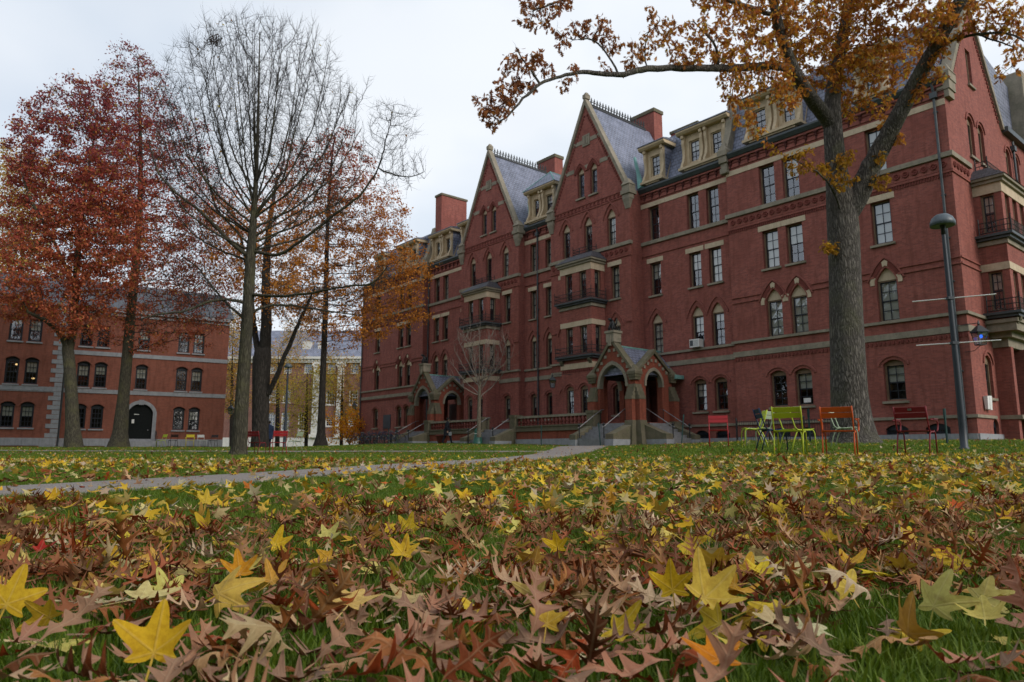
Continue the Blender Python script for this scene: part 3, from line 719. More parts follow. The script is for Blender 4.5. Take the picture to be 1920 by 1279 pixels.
for sg in (-1, 1):
    e0, e0b = (4.7 + sg * 4.42, 18.9), (4.7 + sg * 4.1, 18.9)
    MB(SF).prism([e0, (4.7, 25.6), (4.7, 25.1), e0b] if sg > 0 else [e0b, (4.7, 25.1), (4.7, 25.6), e0], -.4, .16).build('gable_coping', M['sandstone'], hall)
    d = MB(SF)
    for k in range(26):
        t = .04 + k * .035; x = 4.7 + sg * 3.8 * (1 - t); z = 19.05 + 5.6 * t; d.box(x - .06, x + .06, -.02, .07, z - .09, z + .05)
    d.build('billet_course', M['terracotta'], hall)
MB(SF).box(.0, .75, -.4, .22, 18.0, 18.4).box(-.05, .85, -.45, .28, 18.4, 18.9).box(-.1, .9, -.5, .32, 18.9, 19.35).taper(.4, -.05, 19.35, 19.9, .9, .8, .3, .3).build('kneeler', M['sandstone'], hall)
m = MB(SF); m.prism([(.5, 18.9), (8.9, 18.9), (4.7, 25.05)], -9, -.38); m.build('gable_roof', M['slate'], hall)
MB(SF).box(8.95, 16, -.2, .34, 18.8, 19.1).build('eaves_gutter', M['gutter'], hall)
MB(SF).prism([(9.0, 19.06), (16, 19.06), (16, 23.2), (9.0, 23.2)], -6, -1.0).build('mansard_roof', M['slate'], hall)
MB(SF).box(13.3, 14.0, -.9, .3, 18.2, 24.2).build('roof_coping', M['sandstone'], hall)
blkm = MB(SF).box(.006, 1.3 - .006, -.3, .075, .2, 1.157).mesh('base_block', M['granite'])
for k in range(6): put('base_block', blkm, hall, sp_(k * 1.3, 0, 0))
MB().box(0, SYM, -16.2, -16, ZB, 19.1).box(SYM - .01, SYM + .004, -16, -.05, ZB, 19.0).build('rear_wall', M['brick'], hall)

def railing(parent, pts, z0, h, name='balcony_railing', step=.14):
    r = MB(); P = [Vector(p) for p in pts]
    for z in (z0 + .08, z0 + h * .55, z0 + h): r.tube([(p.x, p.y, z) for p in P], .022, 4)
    for p0, p1 in zip(P[:-1], P[1:]):
        n = max(1, int((p1 - p0).length / step))
        for k in range(n + 1):
            q = p0.lerp(p1, k / n); big = k in (0, n)
            r.tube([(q.x, q.y, z0), (q.x, q.y, z0 + h + (.25 if big else 0))], .03 if big else .011, 4)
    return r.build(name, M['iron'], parent)
def bay(name, frame, a0, a1, b, proj, wins, rz, retframe, retrz, zlo, ground_floor, flipret):
    """a square bay window on two floors"""
    o = empty(name, (0, 0, 0), 0, hall); f = b + proj; F = frame
    def P(a, bb, c): return (F @ Vector((a, bb, c))) if F else Vector((a, bb, c))
    ws = [(x, *q) for x in wins for q in ((7.3, 'flat', .72, 1.98, 0), (11.32, 'flat', .72, 2.0, 0))]
    if ground_floor: ws += [(x, 2.9, 'seg', .76, 1.87, .22) for x in wins]
    MB(F).wall([(a0, zlo), (a1, zlo), (a1, 13.95), (a0, 13.95)], [moved(outline(k, w, h, r), x, c) for x, c, k, w, h, r in ws], f, DEP).quad((a1 if flipret else a0, f, zlo), (a1 if flipret else a0, b - .3, zlo), (a1 if flipret else a0, b - .3, 13.95), (a1 if flipret else a0, f, 13.95)).build('bay_wall', M['brick'], o)
    for x, c, k, w, h, r in ws:
        add_window(o, *P(x, f, c), rz, k, w, h, r, 2, 'brown', rw.choice([.3, .45, .0]), False, sub=True)
        if k == 'seg': hood(o, *P(x, f, c), rz, k, w, h, r, .15, .25, .07, 'brick', drop=.08)
    rws = [(proj / 2, 7.3, 'flat', .62, 1.98, 0), (proj / 2, 11.32, 'flat', .62, 2.0, 0)]
    MB(retframe).wall([(0, zlo), (proj, zlo), (proj, 13.95), (0, 13.95)], [moved(outline(k, w, h, r), x, c) for x, c, k, w, h, r in rws], 0, DEP).build('bay_wall', M['brick'], o)
    for x, c, k, w, h, r in rws: add_window(o, *(retframe @ Vector((x, 0, c))), retrz, k, w, h, r, 2, 'brown', .45, False, sub=True)
    e = .05
    for z0, z1, mt, pj in ((13.33, 13.85, 'sandstone_clean', .04), (9.31, 9.68, 'sandstone_clean', .04), (10.62, 10.86, 'sandstone', .08), (6.22, 6.62, 'sandstone_clean' if ground_floor else 'sandstone', .05)):
        MB(F).box(a0 - pj, a1 + pj, b - .1, f + pj, z0, z1).build('stone_band', M[mt], o)
    MB(F).box(a0 - .16, a1 + .16, b - .1, f + .16, 13.853, 14.02).box(a0 - .28, a1 + .28, b - .1, f + .28, 14.023, 14.16).build('cornice', M['sandstone'], o)
    m = MB(F); q = [m.v(a0 - .32, f + .32, 14.163), m.v(a1 + .32, f + .32, 14.163), m.v(a1 + .32, b, 14.163), m.v(a0 - .32, b, 14.163), m.v(a0 + .35, b, 14.83), m.v(a1 - .35, b, 14.83), m.v(a0 + .35, f - .55, 14.83), m.v(a1 - .35, f - .55, 14.83)]
    for x in ((q[0], q[6], q[7], q[1]), (q[1], q[7], q[5], q[2]), (q[0], q[3], q[4], q[6]), (q[6], q[4], q[5], q[7])): m.f(*x)
    m.build('bay_roof', M['slate_dark'], o)
    for z in (7.02, 11.02):
        MB(F).box(a0 - .34, a1 + .34, b, f + .38, z, z + .13).box(a0 - .22, a1 + .22, b, f + .24, z - .14, z - .003).build('balcony_slab', M['gutter'], o)
        railing(o, [P(a0 - .3, b + .2, 0), P(a0 - .3, f + .34, 0), P(a1 + .3, f + .34, 0), P(a1 + .3, b + .2, 0)], z + .13, .62)
        if z < 8:
            for x in (a0 + .15, a1 - .15): MB(F).prism_a([(f - .05, z - .143), (f + .25, z - .143), (f + .22, z - .3), (f + .06, z - .5), (f - .05, z - .62)], x - .14, x + .14).build('bracket', M['sandstone_mossy'], o)
    railing(o, [P(a0 + .7, b + .05, 0), P(a0 + .7, f - .65, 0), P(a1 - .7, f - .65, 0), P(a1 - .7, b + .05, 0)], 14.84, .5)
    d = MB(F)
    for k in range(int((a1 - a0) / .2)): d.box(a0 + .05 + k * .2, a0 + .15 + k * .2, f - .02, f + .06, 6.0, 6.17)
    if ground_floor: d.build('dentil_course', M['terracotta'], o)
    else:
        MB(F).box(a0 - .15, a1, b - .1, f + .15, 6.62, 6.8).box(a0 + .35, a1, b - .1, f - .3, 5.95, 6.22).box(a0 + .6, a1, b - .1, f - .55, 5.5, 5.95).build('corbel', M['sandstone'], o)
    return o
for cc in (24.3, 36.5):
    a0, a1 = cc - 1.57, cc + 1.57
    bay('bay_window', None, a0, a1, .7, 1.4, (cc - .72, cc + .72), 0, Matrix.Translation((a0, 2.1, 0)) @ SF, RZS, ZB, True, True)
bay('bay_window', SF, 2.7, 9.2, 0, 1.25, (3.55, 4.75, 5.95, 7.15, 8.35), RZS, Matrix.Translation((-1.25, -2.7, 0)), 0, 6.2, False, True)
# recessed side entrance below the corner bay
MB(SF).box(3.4, 3.8, -.2, .75, ZB, 5.5).box(5.2, 5.5, -.2, .9, ZB, 5.5).box(8.6, 9.0, -.2, .9, ZB, 5.5).build('porch_pier', M['brick'], hall)
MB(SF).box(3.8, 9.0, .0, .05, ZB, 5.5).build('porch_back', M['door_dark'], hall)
MB(SF).box(3.35, 5.55, -.2, .95, 1.9, 2.1).build('belt_course', M['sandstone'], hall)

def steps(parent, frame, a0, a1, b0, zt, zb, n, run=.34):
    """flight going out along +b from b0, top zt to bottom zb"""
    h = (zt - zb) / n
    for k in range(n): MB(frame).box(a0, a1, b0 - .2 + k * run, b0 + (k + 1) * run, zb - .35, zt - k * h - .004 * k).build('step', M['granite_step'], parent)
    return n * run
def cheek(parent, frame, a0, a1, b0, b1, zt, zb, g):
    MB(frame).prism_a([(b0, g), (b0, zt), (b1 - .3, zb + .12), (b1, zb + .05), (b1, g)], a0, a1).build('cheek_wall', M['sandstone_mossy'], parent)
    MB(frame).box(a0 - .03, a1 + .03, b0 + .3, b1 + .05, g - .2, g + .28).build('cheek_base', M['granite'], parent)
def handrail(parent, frame, a, b0, b1, zt, zb, g):
    f = frame or Matrix()
    pt = lambda b, z: f @ Vector((a, b, z))
    MB().tube([pt(b0 - .3, zt + .95), pt(b0, zt + .9), pt(b1, zb + .85), pt(b1 + .15, zb + .8)], .028, 6).build('handrail', M['rail_steel'], parent)
    r = MB(); r.tube([pt(b1, g - .1), pt(b1, zb + .95)], .04, 6); r.tube([pt(b0, zt - .1), pt(b0, zt + .92)], .025, 6); r.lathe([(.07, zb + .92), (.09, zb + 1.0), (.03, zb + 1.08)], 8, pt(b1, 0).x, pt(b1, 0).y)
    r.build('rail_post', M['iron'], parent)
def porch(s0, g):
    """gabled stone-and-brick porch standing out from the wall; s0 = its lower edge along the wall"""
    p = empty('porch', (0, 0, 0), 0, hall); s1 = s0 + 3.7; sc = (s0 + s1) / 2; f = 4.0; back = .3; fl = 2.1; t = .42
    side = Matrix.Translation((s0, f, 0)) @ SF                                   # a from the front corner inward
    side2 = Matrix(((0, 1, 0, s1), (-1, 0, 0, f), (0, 0, 1, 0), (0, 0, 0, 1)))
    dS = f - back
    archF = moved(outline('go', 2.3, 2.35, 1.42, 8), sc, fl + .05); archS = moved(outline('go', 1.65, 2.4, .95, 8), dS / 2, fl + .05)
    fo = [(s0, .6), (s1, .6), (s1, 5.25), (sc, 7.3), (s0, 5.25)]; so = [(0.004, .6), (dS, .6), (dS, 5.25), (dS / 2, 6.5), (.004, 5.25)]
    MB().wall(fo, [archF], f, t).wall(fo, [archF], f - t, .01).build('gable_wall', M['brick_warm'], p)
    for S in (side, side2): MB(S).wall(so, [archS], -.004, t).wall(so, [archS], -t, .01).build('gable_wall', M['brick_warm'], p)
    hd = lambda kind, w, h, r, d: head(kind, w, h, r, d, .1)
    MB().ribbon(moved(hd('go', 2.3, 2.35, 1.42, -.03), sc, fl + .05), moved(hd('go', 2.3, 2.35, 1.42, .17), sc, fl + .05), f - .3, f + .07).build('arch_moulding', M['sandstone'], p)
    for S in (side, side2): MB(S).ribbon(moved(hd('go', 1.65, 2.4, .95, -.03), dS / 2, fl + .05), moved(hd('go', 1.65, 2.4, .95, .14), dS / 2, fl + .05), -.3, .06).build('arch_moulding', M['sandstone'], p)
    MB().prism([(s0 + .1, 5.2), (s1 - .1, 5.2), (sc, 7.15)], -1.5, f - .3).build('porch_roof', M['slate'], p)
    MB(side).prism([(.1, 5.2), (dS - .1, 5.2), (dS / 2, 6.4)], -3.5, -.2).build('porch_roof', M['slate'], p)
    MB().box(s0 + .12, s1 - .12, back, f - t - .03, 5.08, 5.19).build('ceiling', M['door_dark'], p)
    MB().box(sc - .07, sc + .07, -1.4, f - .3, 7.1, 7.2).build('ridge_flashing', M['copper'], p)
    MB().box(s0 - .35, s0 + .1, -.55, .32, 5.05, 5.3).build('lead_gutter', M['copper'], p)
    def copings(S, a0, a1, zb, zt, bb):
        c = (a0 + a1) / 2
        for sg, e in ((1, a1), (-1, a0)):
            q = [(e + sg * .2, zb - .1), (c, zt + .36), (c, zt + .08), (e - sg * .04, zb - .1)]
            MB(S).prism(q if sg > 0 else q[::-1], bb - .4, bb + .14).build('gable_coping', M['sandstone_mossy'], p)
            tm = MB(S)
            for k in range(5):
                u = .12 + k * .19; x = e + (c - e) * u; z = zb + (zt - zb) * u - .16
                tm.box(x - .1, x + .1, bb, bb + .05, z - .17, z + .02)
            tm.build('stone_teeth', M['sandstone'], p)
    copings(None, s0, s1, 5.25, 7.3, f); copings(side, 0, dS, 5.25, 6.5, 0)
    # corner piers: brick buttress with stone weathering, stone plinth, moulded cap with gablet
    for (x, y, dx, dy) in ((s0, f, -1, 1), (s1, f, 1, 1), (s0, back, -1, -.4)):
        for ux, uy in ((dx, 0), (0, dy)):
            cx, cy = x - dx * .22 + ux * .34, y - dy * .22 + uy * .34
            if uy < 0: continue
            q = empty('buttress', (0, 0, 0), 0, p)
            MB().box(cx - .27, cx + .27, cy - .27, cy + .27, 2.25, 3.55).build('shaft', M['brick_warm'], q)
            for k in range(4): MB().taper(cx - ux * .05 * k, cy - uy * .05 * k, 3.553 + k * .24, 3.553 + k * .24 + .235, .60 - .10 * k * abs(ux), .60 - .10 * k * abs(uy), .56 - .10 * k * abs(ux), .56 - .10 * k * abs(uy)).build('weathering_stone', M['sandstone_mossy'], q)
            MB().taper(cx + ux * .1, cy + uy * .1, .7, 2.25, .85, .85, .62, .62, -ux * .1, -uy * .1).build('plinth', M['sandstone_mossy'], q)
        cx, cy = x - dx * .1, y - dy * .1
        MB().box(cx - .27, cx + .27, cy - .27, cy + .27, 4.78, 4.95).box(cx - .31, cx + .31, cy - .31, cy + .31, 4.95, 5.12).box(cx - .36, cx + .36, cy - .36, cy + .36, 5.12, 5.3).taper(cx, cy, 5.3, 5.78, .7, .7, .05, .05).build('pier_cap', M['sandstone_mossy'], p)
    # pedestal and iron beast on the front gable
    MB().box(sc - .33, sc + .33, f - .55, f + .2, 7.35, 7.95).box(sc - .4, sc + .4, f - .6, f + .26, 7.95, 8.1).box(sc - .12, sc + .12, f + .2, f + .26, 7.1, 7.8).build('pedestal', M['sandstone'], p)
    y = f - .15; bst = MB()
    bst.tube([(sc, y - .1, 8.1), (sc, y - .05, 8.35), (sc, y + .05, 8.6), (sc, y + .12, 8.8)], [.2, .2, .15, .1], 7).tube([(sc, y + .1, 8.78), (sc, y + .3, 8.86), (sc, y + .42, 8.82)], [.1, .1, .05], 6)
    for sg in (-1, 1):
        bst.tube([(sc + sg * .1, y, 8.4), (sc + sg * .28, y - .05, 8.62), (sc + sg * .22, y - .1, 8.95)], [.08, .06, .01], 5)
        bst.tube([(sc + sg * .12, y + .15, 8.5), (sc + sg * .13, y + .25, 8.1)], [.07, .05], 5); bst.tube([(sc + sg * .38, y, 8.1), (sc + sg * .42, y, 8.4), (sc + sg * .34, y, 8.5)], [.04, .03, .01], 4)
    bst.build('iron_beast', M['iron'], p, True)
    MB().box(s0 - .0, s1, back - .8, f, fl - .5, fl).build('floor', M['granite'], p)
    steps(p, None, sc - 1.2, sc + 1.25, f, fl, g, 6); cheek(p, None, sc + 1.25, sc + 1.8, f + .1, f + 2.2, fl + .1, g + .35, g - .2); cheek(p, None, sc - 1.85, sc - 1.2, f + .1, f + 2.1, fl, g + .35, g - .2)
    steps(p, side, dS / 2 - .95, dS / 2 + .95, 0, fl, g, 6); cheek(p, side, dS / 2 - 1.6, dS / 2 - .95, .1, 2.1, fl, g + .35, g - .2); cheek(p, side, dS / 2 + .95, dS / 2 + 1.5, .1, 2.3, fl + .1, g + .3, g - .2)
    handrail(p, None, sc - 1.0, f, f + 2.0, fl, g, g); handrail(p, None, sc + 1.1, f, f + 2.0, fl, g, g)
    handrail(p, side, dS / 2 - .8, 0, 2.0, fl, g, g); handrail(p, side, dS / 2 + .85, 0, 2.0, fl, g, g)
    MB().box(s1 - 1.6, s1 - .3, back - .3, back - .22, fl, 4.7).build('door', M['door_red'], p)
    return p
porch(17.3, .98); porch(39.8, 1.12)
# terrace with balustrades and the middle stair
ter = empty('terrace', (0, 0, 0), 0, hall); baluster = MB().lathe([(.10, 0), (.10, .06), (.06, .1), (.115, .22), (.07, .36), (.055, .42), (.10, .48), (.10, .54)], 8).mesh('baluster', M['terracotta'])
for a0, a1 in ((20.6, 28.5), (32.4, 40.0)):
    f = 4.5
    MB().box(a0, a1, .7, f, ZB, 1.75).build('terrace_wall', M['brick_warm'], ter)
    MB().box(a0 - .04, a1 + .04, f - .4, f + .08, ZB, 1.2).build('terrace_base', M['granite'], ter)
    MB().box(a0 - .02, a1 + .02, f - .5, f + .1, 1.75, 1.86).box(a0, a1, f - .45, f + .03, 1.86, 2.06).box(a0 - .02, a1 + .02, f - .48, f + .09, 2.06, 2.16).build('stone_plinth', M['sandstone_mossy'], ter)
    MB().box(a0 - .02, a1 + .02, f - .33, f - .03, 2.70, 2.86).build('top_rail', M['sandstone'], ter)
    n = int((a1 - a0 - .6) / .36)
    for k in range(n): put('baluster', baluster, ter, (a0 + .45 + k * (a1 - a0 - .9) / (n - 1), f - .18, 2.16))
    for x in (a0, a1): MB().box(x - .3, x + .3, f - .55, f + .16, ZB + .3, 2.8).box(x - .36, x + .36, f - .6, f + .2, 2.8, 2.98).build('end_post', M['sandstone_mossy'], ter)
steps(ter, None, 28.9, 32.0, 4.2, 2.0, 1.02, 5); cheek(ter, None, 28.3, 28.9, 4.6, 6.4, 2.0, 1.3, .8); cheek(ter, None, 32.0, 32.6, 4.6, 6.4, 2.0, 1.3, .8)
handrail(ter, None, 28.95, 4.3, 6.1, 2.0, 1.0, .9); handrail(ter, None, 31.95, 4.3, 6.1, 2.0, 1.0, .9)
MB().box(20.6, 40, .6, 4.4, 1.7, 1.98).build('floor', M['granite'], ter)
# downpipes, plaque, window cooler, notice box
def downpipe(s, o, z0, z1, parent=hall):
    m = MB().tube([(s, o + .12, z0), (s, o + .12, z1 - .4), (s, o + .25, z1)], .065, 8).box(s - .16, s + .16, o, o + .25, z1 - .75, z1 - .45)
    for z in np.arange(z0 + 1, z1, 2.2): m.box(s - .1, s + .1, o - .02, o + .13, z, z + .06)
    m.build('downpipe', M['gutter'], parent)
downpipe(.45, 0, .9, 18.8); downpipe(30.68, 0, 2.0, 18.8); downpipe(47.9, -.6, 1, 18.8); downpipe(60.65, 0, 1, 18.8)
m = MB(SF).tube([(10.4, .12, 14.4), (10.4, .12, 18.6)], .065, 8).box(10.2, 10.6, 0, .25, 18.0, 18.3); m.build('downpipe', M['gutter'], hall)
MB().box(54.0, 55.5, 0, .06, 2.75, 4.2).build('wall_plaque', M['plaque'], hall)
ac = MB().box(-.34, .34, -.1, .38, 0, .48).build('window_air_conditioner', M['white_paint'], None, False, hall_world(15.78, -.6, 7.05), R(90) + A_H); tag(ac, 'small white air conditioner set in a second-floor pointed window', 'air conditioner')
for k in range(7): MB().box(-.28, .04, .38, .39, .06 + k * .055, .085 + k * .055).build('grille_slat', M['blind_grey'], ac)
MB().box(.08, .3, .38, .392, .08, .42).build('control_panel', M['gutter'], ac)
nb = empty('notice_box', hall_world(-.13, -1.35, 2.3), R(90) + A_H + RZS); tag(nb, 'white leaflet box fixed to the end wall of the brick hall beneath the lantern', 'leaflet box')
MB().taper(-.16, 0, 0, .62, .26, .12, .3, .16).build('pocket', M['white_paint'], nb); MB().taper(.15, 0, .02, .6, .22, .12, .26, .16).build('pocket', M['white_paint'], nb)
sn = MB().quad((8.12, -.19, 3.05), (8.55, -.19, 3.05), (8.55, -.19, 3.3), (8.12, -.19, 3.3)); sn.build('window_notice', M['white_paint'], hall)
# iron area fence in front of the basement windows
fe = empty('iron_fence', hall_world(0, 0, 0), R(90) + A_H); fe.scale = hall.scale; tag(fe, 'low black iron picket fence in front of the brick hall basement windows', 'fence')
P0, P1 = Vector((11.8, 1.6, 1.0)), Vector((5.6, 1.6, .95))
rl = MB()
for z in (.15, 1.02): rl.tube([P0 + Vector((0, 0, z)), P1 + Vector((0, 0, z))], .02, 4)
rl.build('rail', M['iron'], fe)
pk = MB().tube([(0, 0, 0), (0, 0, 1.08)], .012, 4).mesh('picket', M['iron'])
for k in range(44): put('picket', pk, fe, P0.lerp(P1, (k + .5) / 44))
ps = MB().tube([(0, 0, -.1), (0, 0, 1.15)], .045, 6).lathe([(.06, 1.15), (.05, 1.2), (.01, 1.27)], 8).mesh('post', M['iron'])
for k in range(4): put('post', ps, fe, P0.lerp(P1, k / 3))
# lanterns on brackets
def lantern(name, loc, arms, label, lit=None, sc=1.0):
    o = empty(name, loc); o.scale = (sc,) * 3; tag(o, label, 'lantern', 'bracket lanterns on building corners')
    MB().taper(0, 0, 0, .42, .24, .24, .36, .36).build('glass_body', M['lantern_glass'], o)
    c = MB().taper(0, 0, .42, .66, .46, .46, .10, .10).lathe([(.03, .66), (.05, .72), (.01, .85)], 6)
    for sx in (-1, 1):
        for sy in (-1, 1): c.tube([(sx * .12, sy * .12, 0), (sx * .18, sy * .18, .42)], .014, 4)
    c.box(-.13, .13, -.13, .13, -.03, 0); c.build('lantern_frame', M['iron'], o)
    if lit: MB().lathe([(.02, .22), (.045, .25), (.045, .31), (.02, .34)], 8, .05, 0).build('bulb', lit, o)
    b = MB()
    for a in arms: b.tube(a, .014, 4)
    b.build('bracket', M['iron'], o)
    return o
k = N('lantern_glass'); g = k.n('ShaderNodeBsdfGlossy', {'Roughness': .1, 'Color': (.8, .85, .9)}); t = k.n('ShaderNodeBsdfTransparent', {'Color': (.6, .66, .7)})
M['lantern_glass'] = k.done(k.n('ShaderNodeMixShader', {0: .12, 1: t.outputs[0], 2: g.outputs[0]}).outputs[0])
k = N('blue_lamp'); e = k.n('ShaderNodeEmission', {'Color': (.03, .16, 1.0), 'Strength': 1.6}); M['blue_lamp'] = k.done(e.outputs[0])
along = hall_matrix.to_3x3() @ Vector((1, 0, 0)); along.normalize(); outv = hall_matrix.to_3x3() @ Vector((0, 1, 0)); outv.normalize()
lantern('wall_lantern', hall_world(-.5, .12, 5.3), [[(0, 0, .75), along * .55 + Vector((0, 0, .75))], [(0, 0, -.03), along * .2 + Vector((0, 0, -.2)), along * .5 + Vector((0, 0, -.22))], [(0, 0, .75), (0, 0, .85)]], 'black lantern with a blue lamp on the corner of the brick hall', M['blue_lamp'], 1.25)
lantern('wall_lantern', hall_world(26.0, 2.9, 4.95), [[(0, 0, .75), along * -1.0 + outv * -.6 + Vector((0, 0, .75))]], 'black lantern on an arm between the two porches of the brick hall', None, 1.1)
lantern('wall_lantern', hall_world(61.4, .4, 5.0), [[(0, 0, .75), along * -.7 + Vector((0, 0, .75))]], 'black lantern at the far end of the brick hall above the orange bush', None, 1.1)
# brick walk in front of the hall
W0, W1 = hall_world(-9, 3.2, 0), hall_world(15, 3.2, 0)
m_brick('brick_paving', (.14, .06, .05), (.10, .05, .045), (.12, .09, .08), .4, .2, .1)
strip('brick_walkway', [(W0.x, W0.y), (W1.x, W1.y)], [2.4, 2.4], M['brick_paving'], .03, .6)
# ------------------------------------------------------------------ the brick hall with granite quoins, seen between the tree trunks
LBA = math.atan2(-.533, -.846)
qh = empty('quoined_hall', (-27.44, 68, 0), LBA); tag(qh, 'three-storey brick hall with granite quoins and an arched black door behind the red trees', 'building')
qh_m = Matrix.Translation(qh.location) @ Matrix.Rotation(LBA, 4, 'Z')
def q_world(a, b, c): return qh_m @ Vector((a, b, c))
rw = random.Random(11)
def q_section(a0, a1, o, pairs, singles, door=None):
    W = [(x, *q) for x in pairs + singles for q in ((2.32, 'seg', .94, 1.82, .22), (5.93, 'seg', .94, 1.95, .2), (9.52, 'flat', .94, 1.9, 0)) if not (x in singles and q[0] < 3)]
    W += [(x, .85, 'flat', 1.1, .45, 0) for x in pairs]
    holes = [moved(outline(k, w, h, r), x, c) for x, c, k, w, h, r in W]
    if door: holes.append(moved(outline('seg', 2.0, 2.55, .75), door, 1.3))
    MB().wall([(a0, .3), (a1, .3), (a1, 12.7), (a0, 12.7)], holes, o, .25, edge=1.5).build('wall', M['brick_hollow'], qh)
    for x, c, k, w, h, r in W:
        if c < 1: add_window(qh, x, o, c, 0, k, w, h, r, 2, 'dark'); continue
        wd = add_window(qh, x, o, c, 0, k, w, h, r, 3, 'dark', rw.choice([.48, .48, .4, 0]) if c < 9 else rw.choice([0, .3, .5]), False, sill='granite')
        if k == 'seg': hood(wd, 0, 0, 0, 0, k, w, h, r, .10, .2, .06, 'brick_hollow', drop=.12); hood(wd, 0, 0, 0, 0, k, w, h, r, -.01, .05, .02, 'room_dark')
    for z0, z1, pj in ((5.38, 5.74, .07), (8.72, 9.08, .07) if o < .3 else (5.30, 5.36, .05), (12.4, 12.62, .12), (12.7, 13.05, .35)): MB().box(a0, a1, o - .1, o + pj, z0, z1).build('granite_band', M['granite'], qh)
    n = round((a1 - a0) / 1.2); bm = [MB().box(0.006, (a1 - a0) / n - .006, -.3, .08, lo, hi).mesh('base_block', M['granite']) for lo, hi in ((.3, .82), (.828, 1.46))]
    for k in range(n):
        for j, b in enumerate(bm): put('base_block', b, qh, (a0 + k * (a1 - a0) / n, o, 0)) if j == 1 or not any(abs(a0 + (k + .5) * (a1 - a0) / n - x) < .9 for x in pairs) else None
q_section(0, 13.33, 0., [3.95, 2.65, 11.8, 10.5], [7.28], 7.1)
q_section(13.33, 24, .55, [16.9, 15.55, 21.6, 20.3], [])
for k in range(28):
    L = .86 if k % 2 == 0 else .5; z = 1.5 + k * .39
    MB().box(13.33 - .05, 13.33 + L, .2, .55 + .06, z, z + (.36 if k % 2 == 0 else .34)).build('quoin', M['granite'], qh)
for a0, a1, b in ((-.35, 13.3, 0.), (13.3, 24.5, .55)): MB().prism_a([(b + .4, 13.05), (-6, 16.6), (-12, 13.05)], a0, a1).build('roof', M['slate_dark'], qh)
MB().box(-.004, 0, -12, -.1, .3, 12.7).box(0, 24, -12, -11.9, .3, 12.7).build('rear_wall', M['brick_hollow'], qh)
MB().ribbon(moved(head('seg', 2.0, 2.55, .75, .0, 2.55), 7.1, 1.3), moved(head('seg', 2.0, 2.55, .75, .3, 2.55), 7.1, 1.3), -.1, .08).build('door_surround', M['granite'], qh)
MB().box(6.9, 7.3, .0, .14, 4.5, 4.95).build('keystone', M['granite'], qh)
dr = MB().prism(moved(outline('seg', 2.0, 2.55, .75), 7.1, 1.3), -.5, -.2).build('door', M['door_dark'], qh)
MB().box(7.55, 7.75, -.2, -.19, 2.85, 3.2).build('notice', M['white_paint'], dr); MB().box(7.2, 7.6, -.2, -.19, 3.62, 3.68).build('door_lettering', M['white_paint'], dr); MB().lathe([(.03, 2.2), (.05, 2.25), (.03, 2.3)], 6, 6.4, -.15).build('handle', M['rail_steel'], dr)
for k in range(3): MB().box(5.7, 8.5, -.1, 1.3 - k * .38, .3, 1.28 - (2 - k) * .0 - k * .18).build('step', M['granite'], qh)
for x in (5.75, 8.4): MB().tube([(x, .1, 1.3), (x, .1, 2.2), (x, 1.3, 1.7), (x, 1.3, .7)], .03, 5).build('handrail', M['iron'], qh)
MB().tube([(13.2, .1, .8), (13.2, .1, 12.6)], .07, 6).build('downpipe', M['gutter'], qh)
lantern('wall_lantern', q_world(-.5, .3, 3.9), [[(0, 0, .75), (-.6, -.3, .75)]], 'black lantern on the corner of the quoined brick hall', None, 1.2)

# ------------------------------------------------------------------ far colonial building with white pilasters
fb_ = empty('colonnaded_building', (-33, 120, 1.0), math.pi); tag(fb_, 'distant brick building with white pilasters, cornice and grey hipped roof', 'building')
fx = lambda px: -((px - 960) * .0886 + 33)           # picture column to the building's own axis (its front faces the viewer)
FW = [(fx(p), z, w, h) for p, z, w, h in [(569, 12.6, 1.3, 1.5), (614, 12.6, 1.3, 1.5), (658, 12.6, 1.3, 1.5), (703, 12.6, 1.3, 1.5), (503, 2.9, 1.35, 3.0), (530, 2.9, 1.35, 3.0), (562, 2.9, 1.35, 3.0), (476, 2.9, 1.35, 3.0), (440, 2.9, 1.35, 3.0), (658, 7.2, 1.5, 2.4), (614, 7.2, 1.5, 2.4), (530, 7.6, 1.3, 2.2), (503, 7.6, 1.3, 2.2), (476, 7.6, 1.3, 2.2), (440, 7.6, 1.3, 2.2), (658, 3.6, 1.4, 1.6), (614, 3.6, 1.4, 1.6), (530, 12.6, 1.3, 1.5), (503, 12.6, 1.3, 1.5), (476, 12.6, 1.3, 1.5), (440, 12.6, 1.3, 1.5)]]
MB().wall([(-26, -.5), (26, -.5), (26, 14.6), (-26, 14.6)], [moved(outline('flat', w, h, 0), a, z) for a, z, w, h in FW], 0, .25, edge=14).build('wall', M['brick_far'], fb_)
for a, z, w, h in FW: add_window(fb_, a, 0, z, 0, 'flat', w, h, 0, 3, 'white', 0, False, sill='limestone')
MB().box(-26, 26, 0, .25, -.5, 1.7).build('base_course', M['limestone'], fb_)
MB().box(-26.3, 26.3, -.1, .5, 14.3, 14.9).box(-26.6, 26.6, -.1, .9, 14.9, 15.3).build('cornice', M['limestone'], fb_)
dn = MB()
for k in range(90): dn.box(-26 + k * .58, -25.75 + k * .58, .5, .7, 14.55, 14.85)
tag(dn.build('cornice_dentils', M['limestone'], fb_), kind='stuff')
for p in (587, 633, 679, 725):
    x = fx(p); MB().taper(x, .25, 2.2, 13.5, 1.15, .6, 1.0, .5).box(x - .8, x + .8, 0, .75, 1.7, 2.25).box(x - .6, x + .6, 0, .6, 13.5, 13.7).build('pilaster', M['limestone'], fb_)
    MB().box(x - .75, x + .75, 0, .7, 14.0, 14.3).lathe([(.25, 13.7), (.3, 13.8), (.25, 14.0)], 8, x - .6, .45).lathe([(.25, 13.7), (.3, 13.8), (.25, 14.0)], 8, x + .6, .45).box(x - .55, x + .55, 0, .6, 13.7, 14.0).build('capital', M['limestone'], fb_)
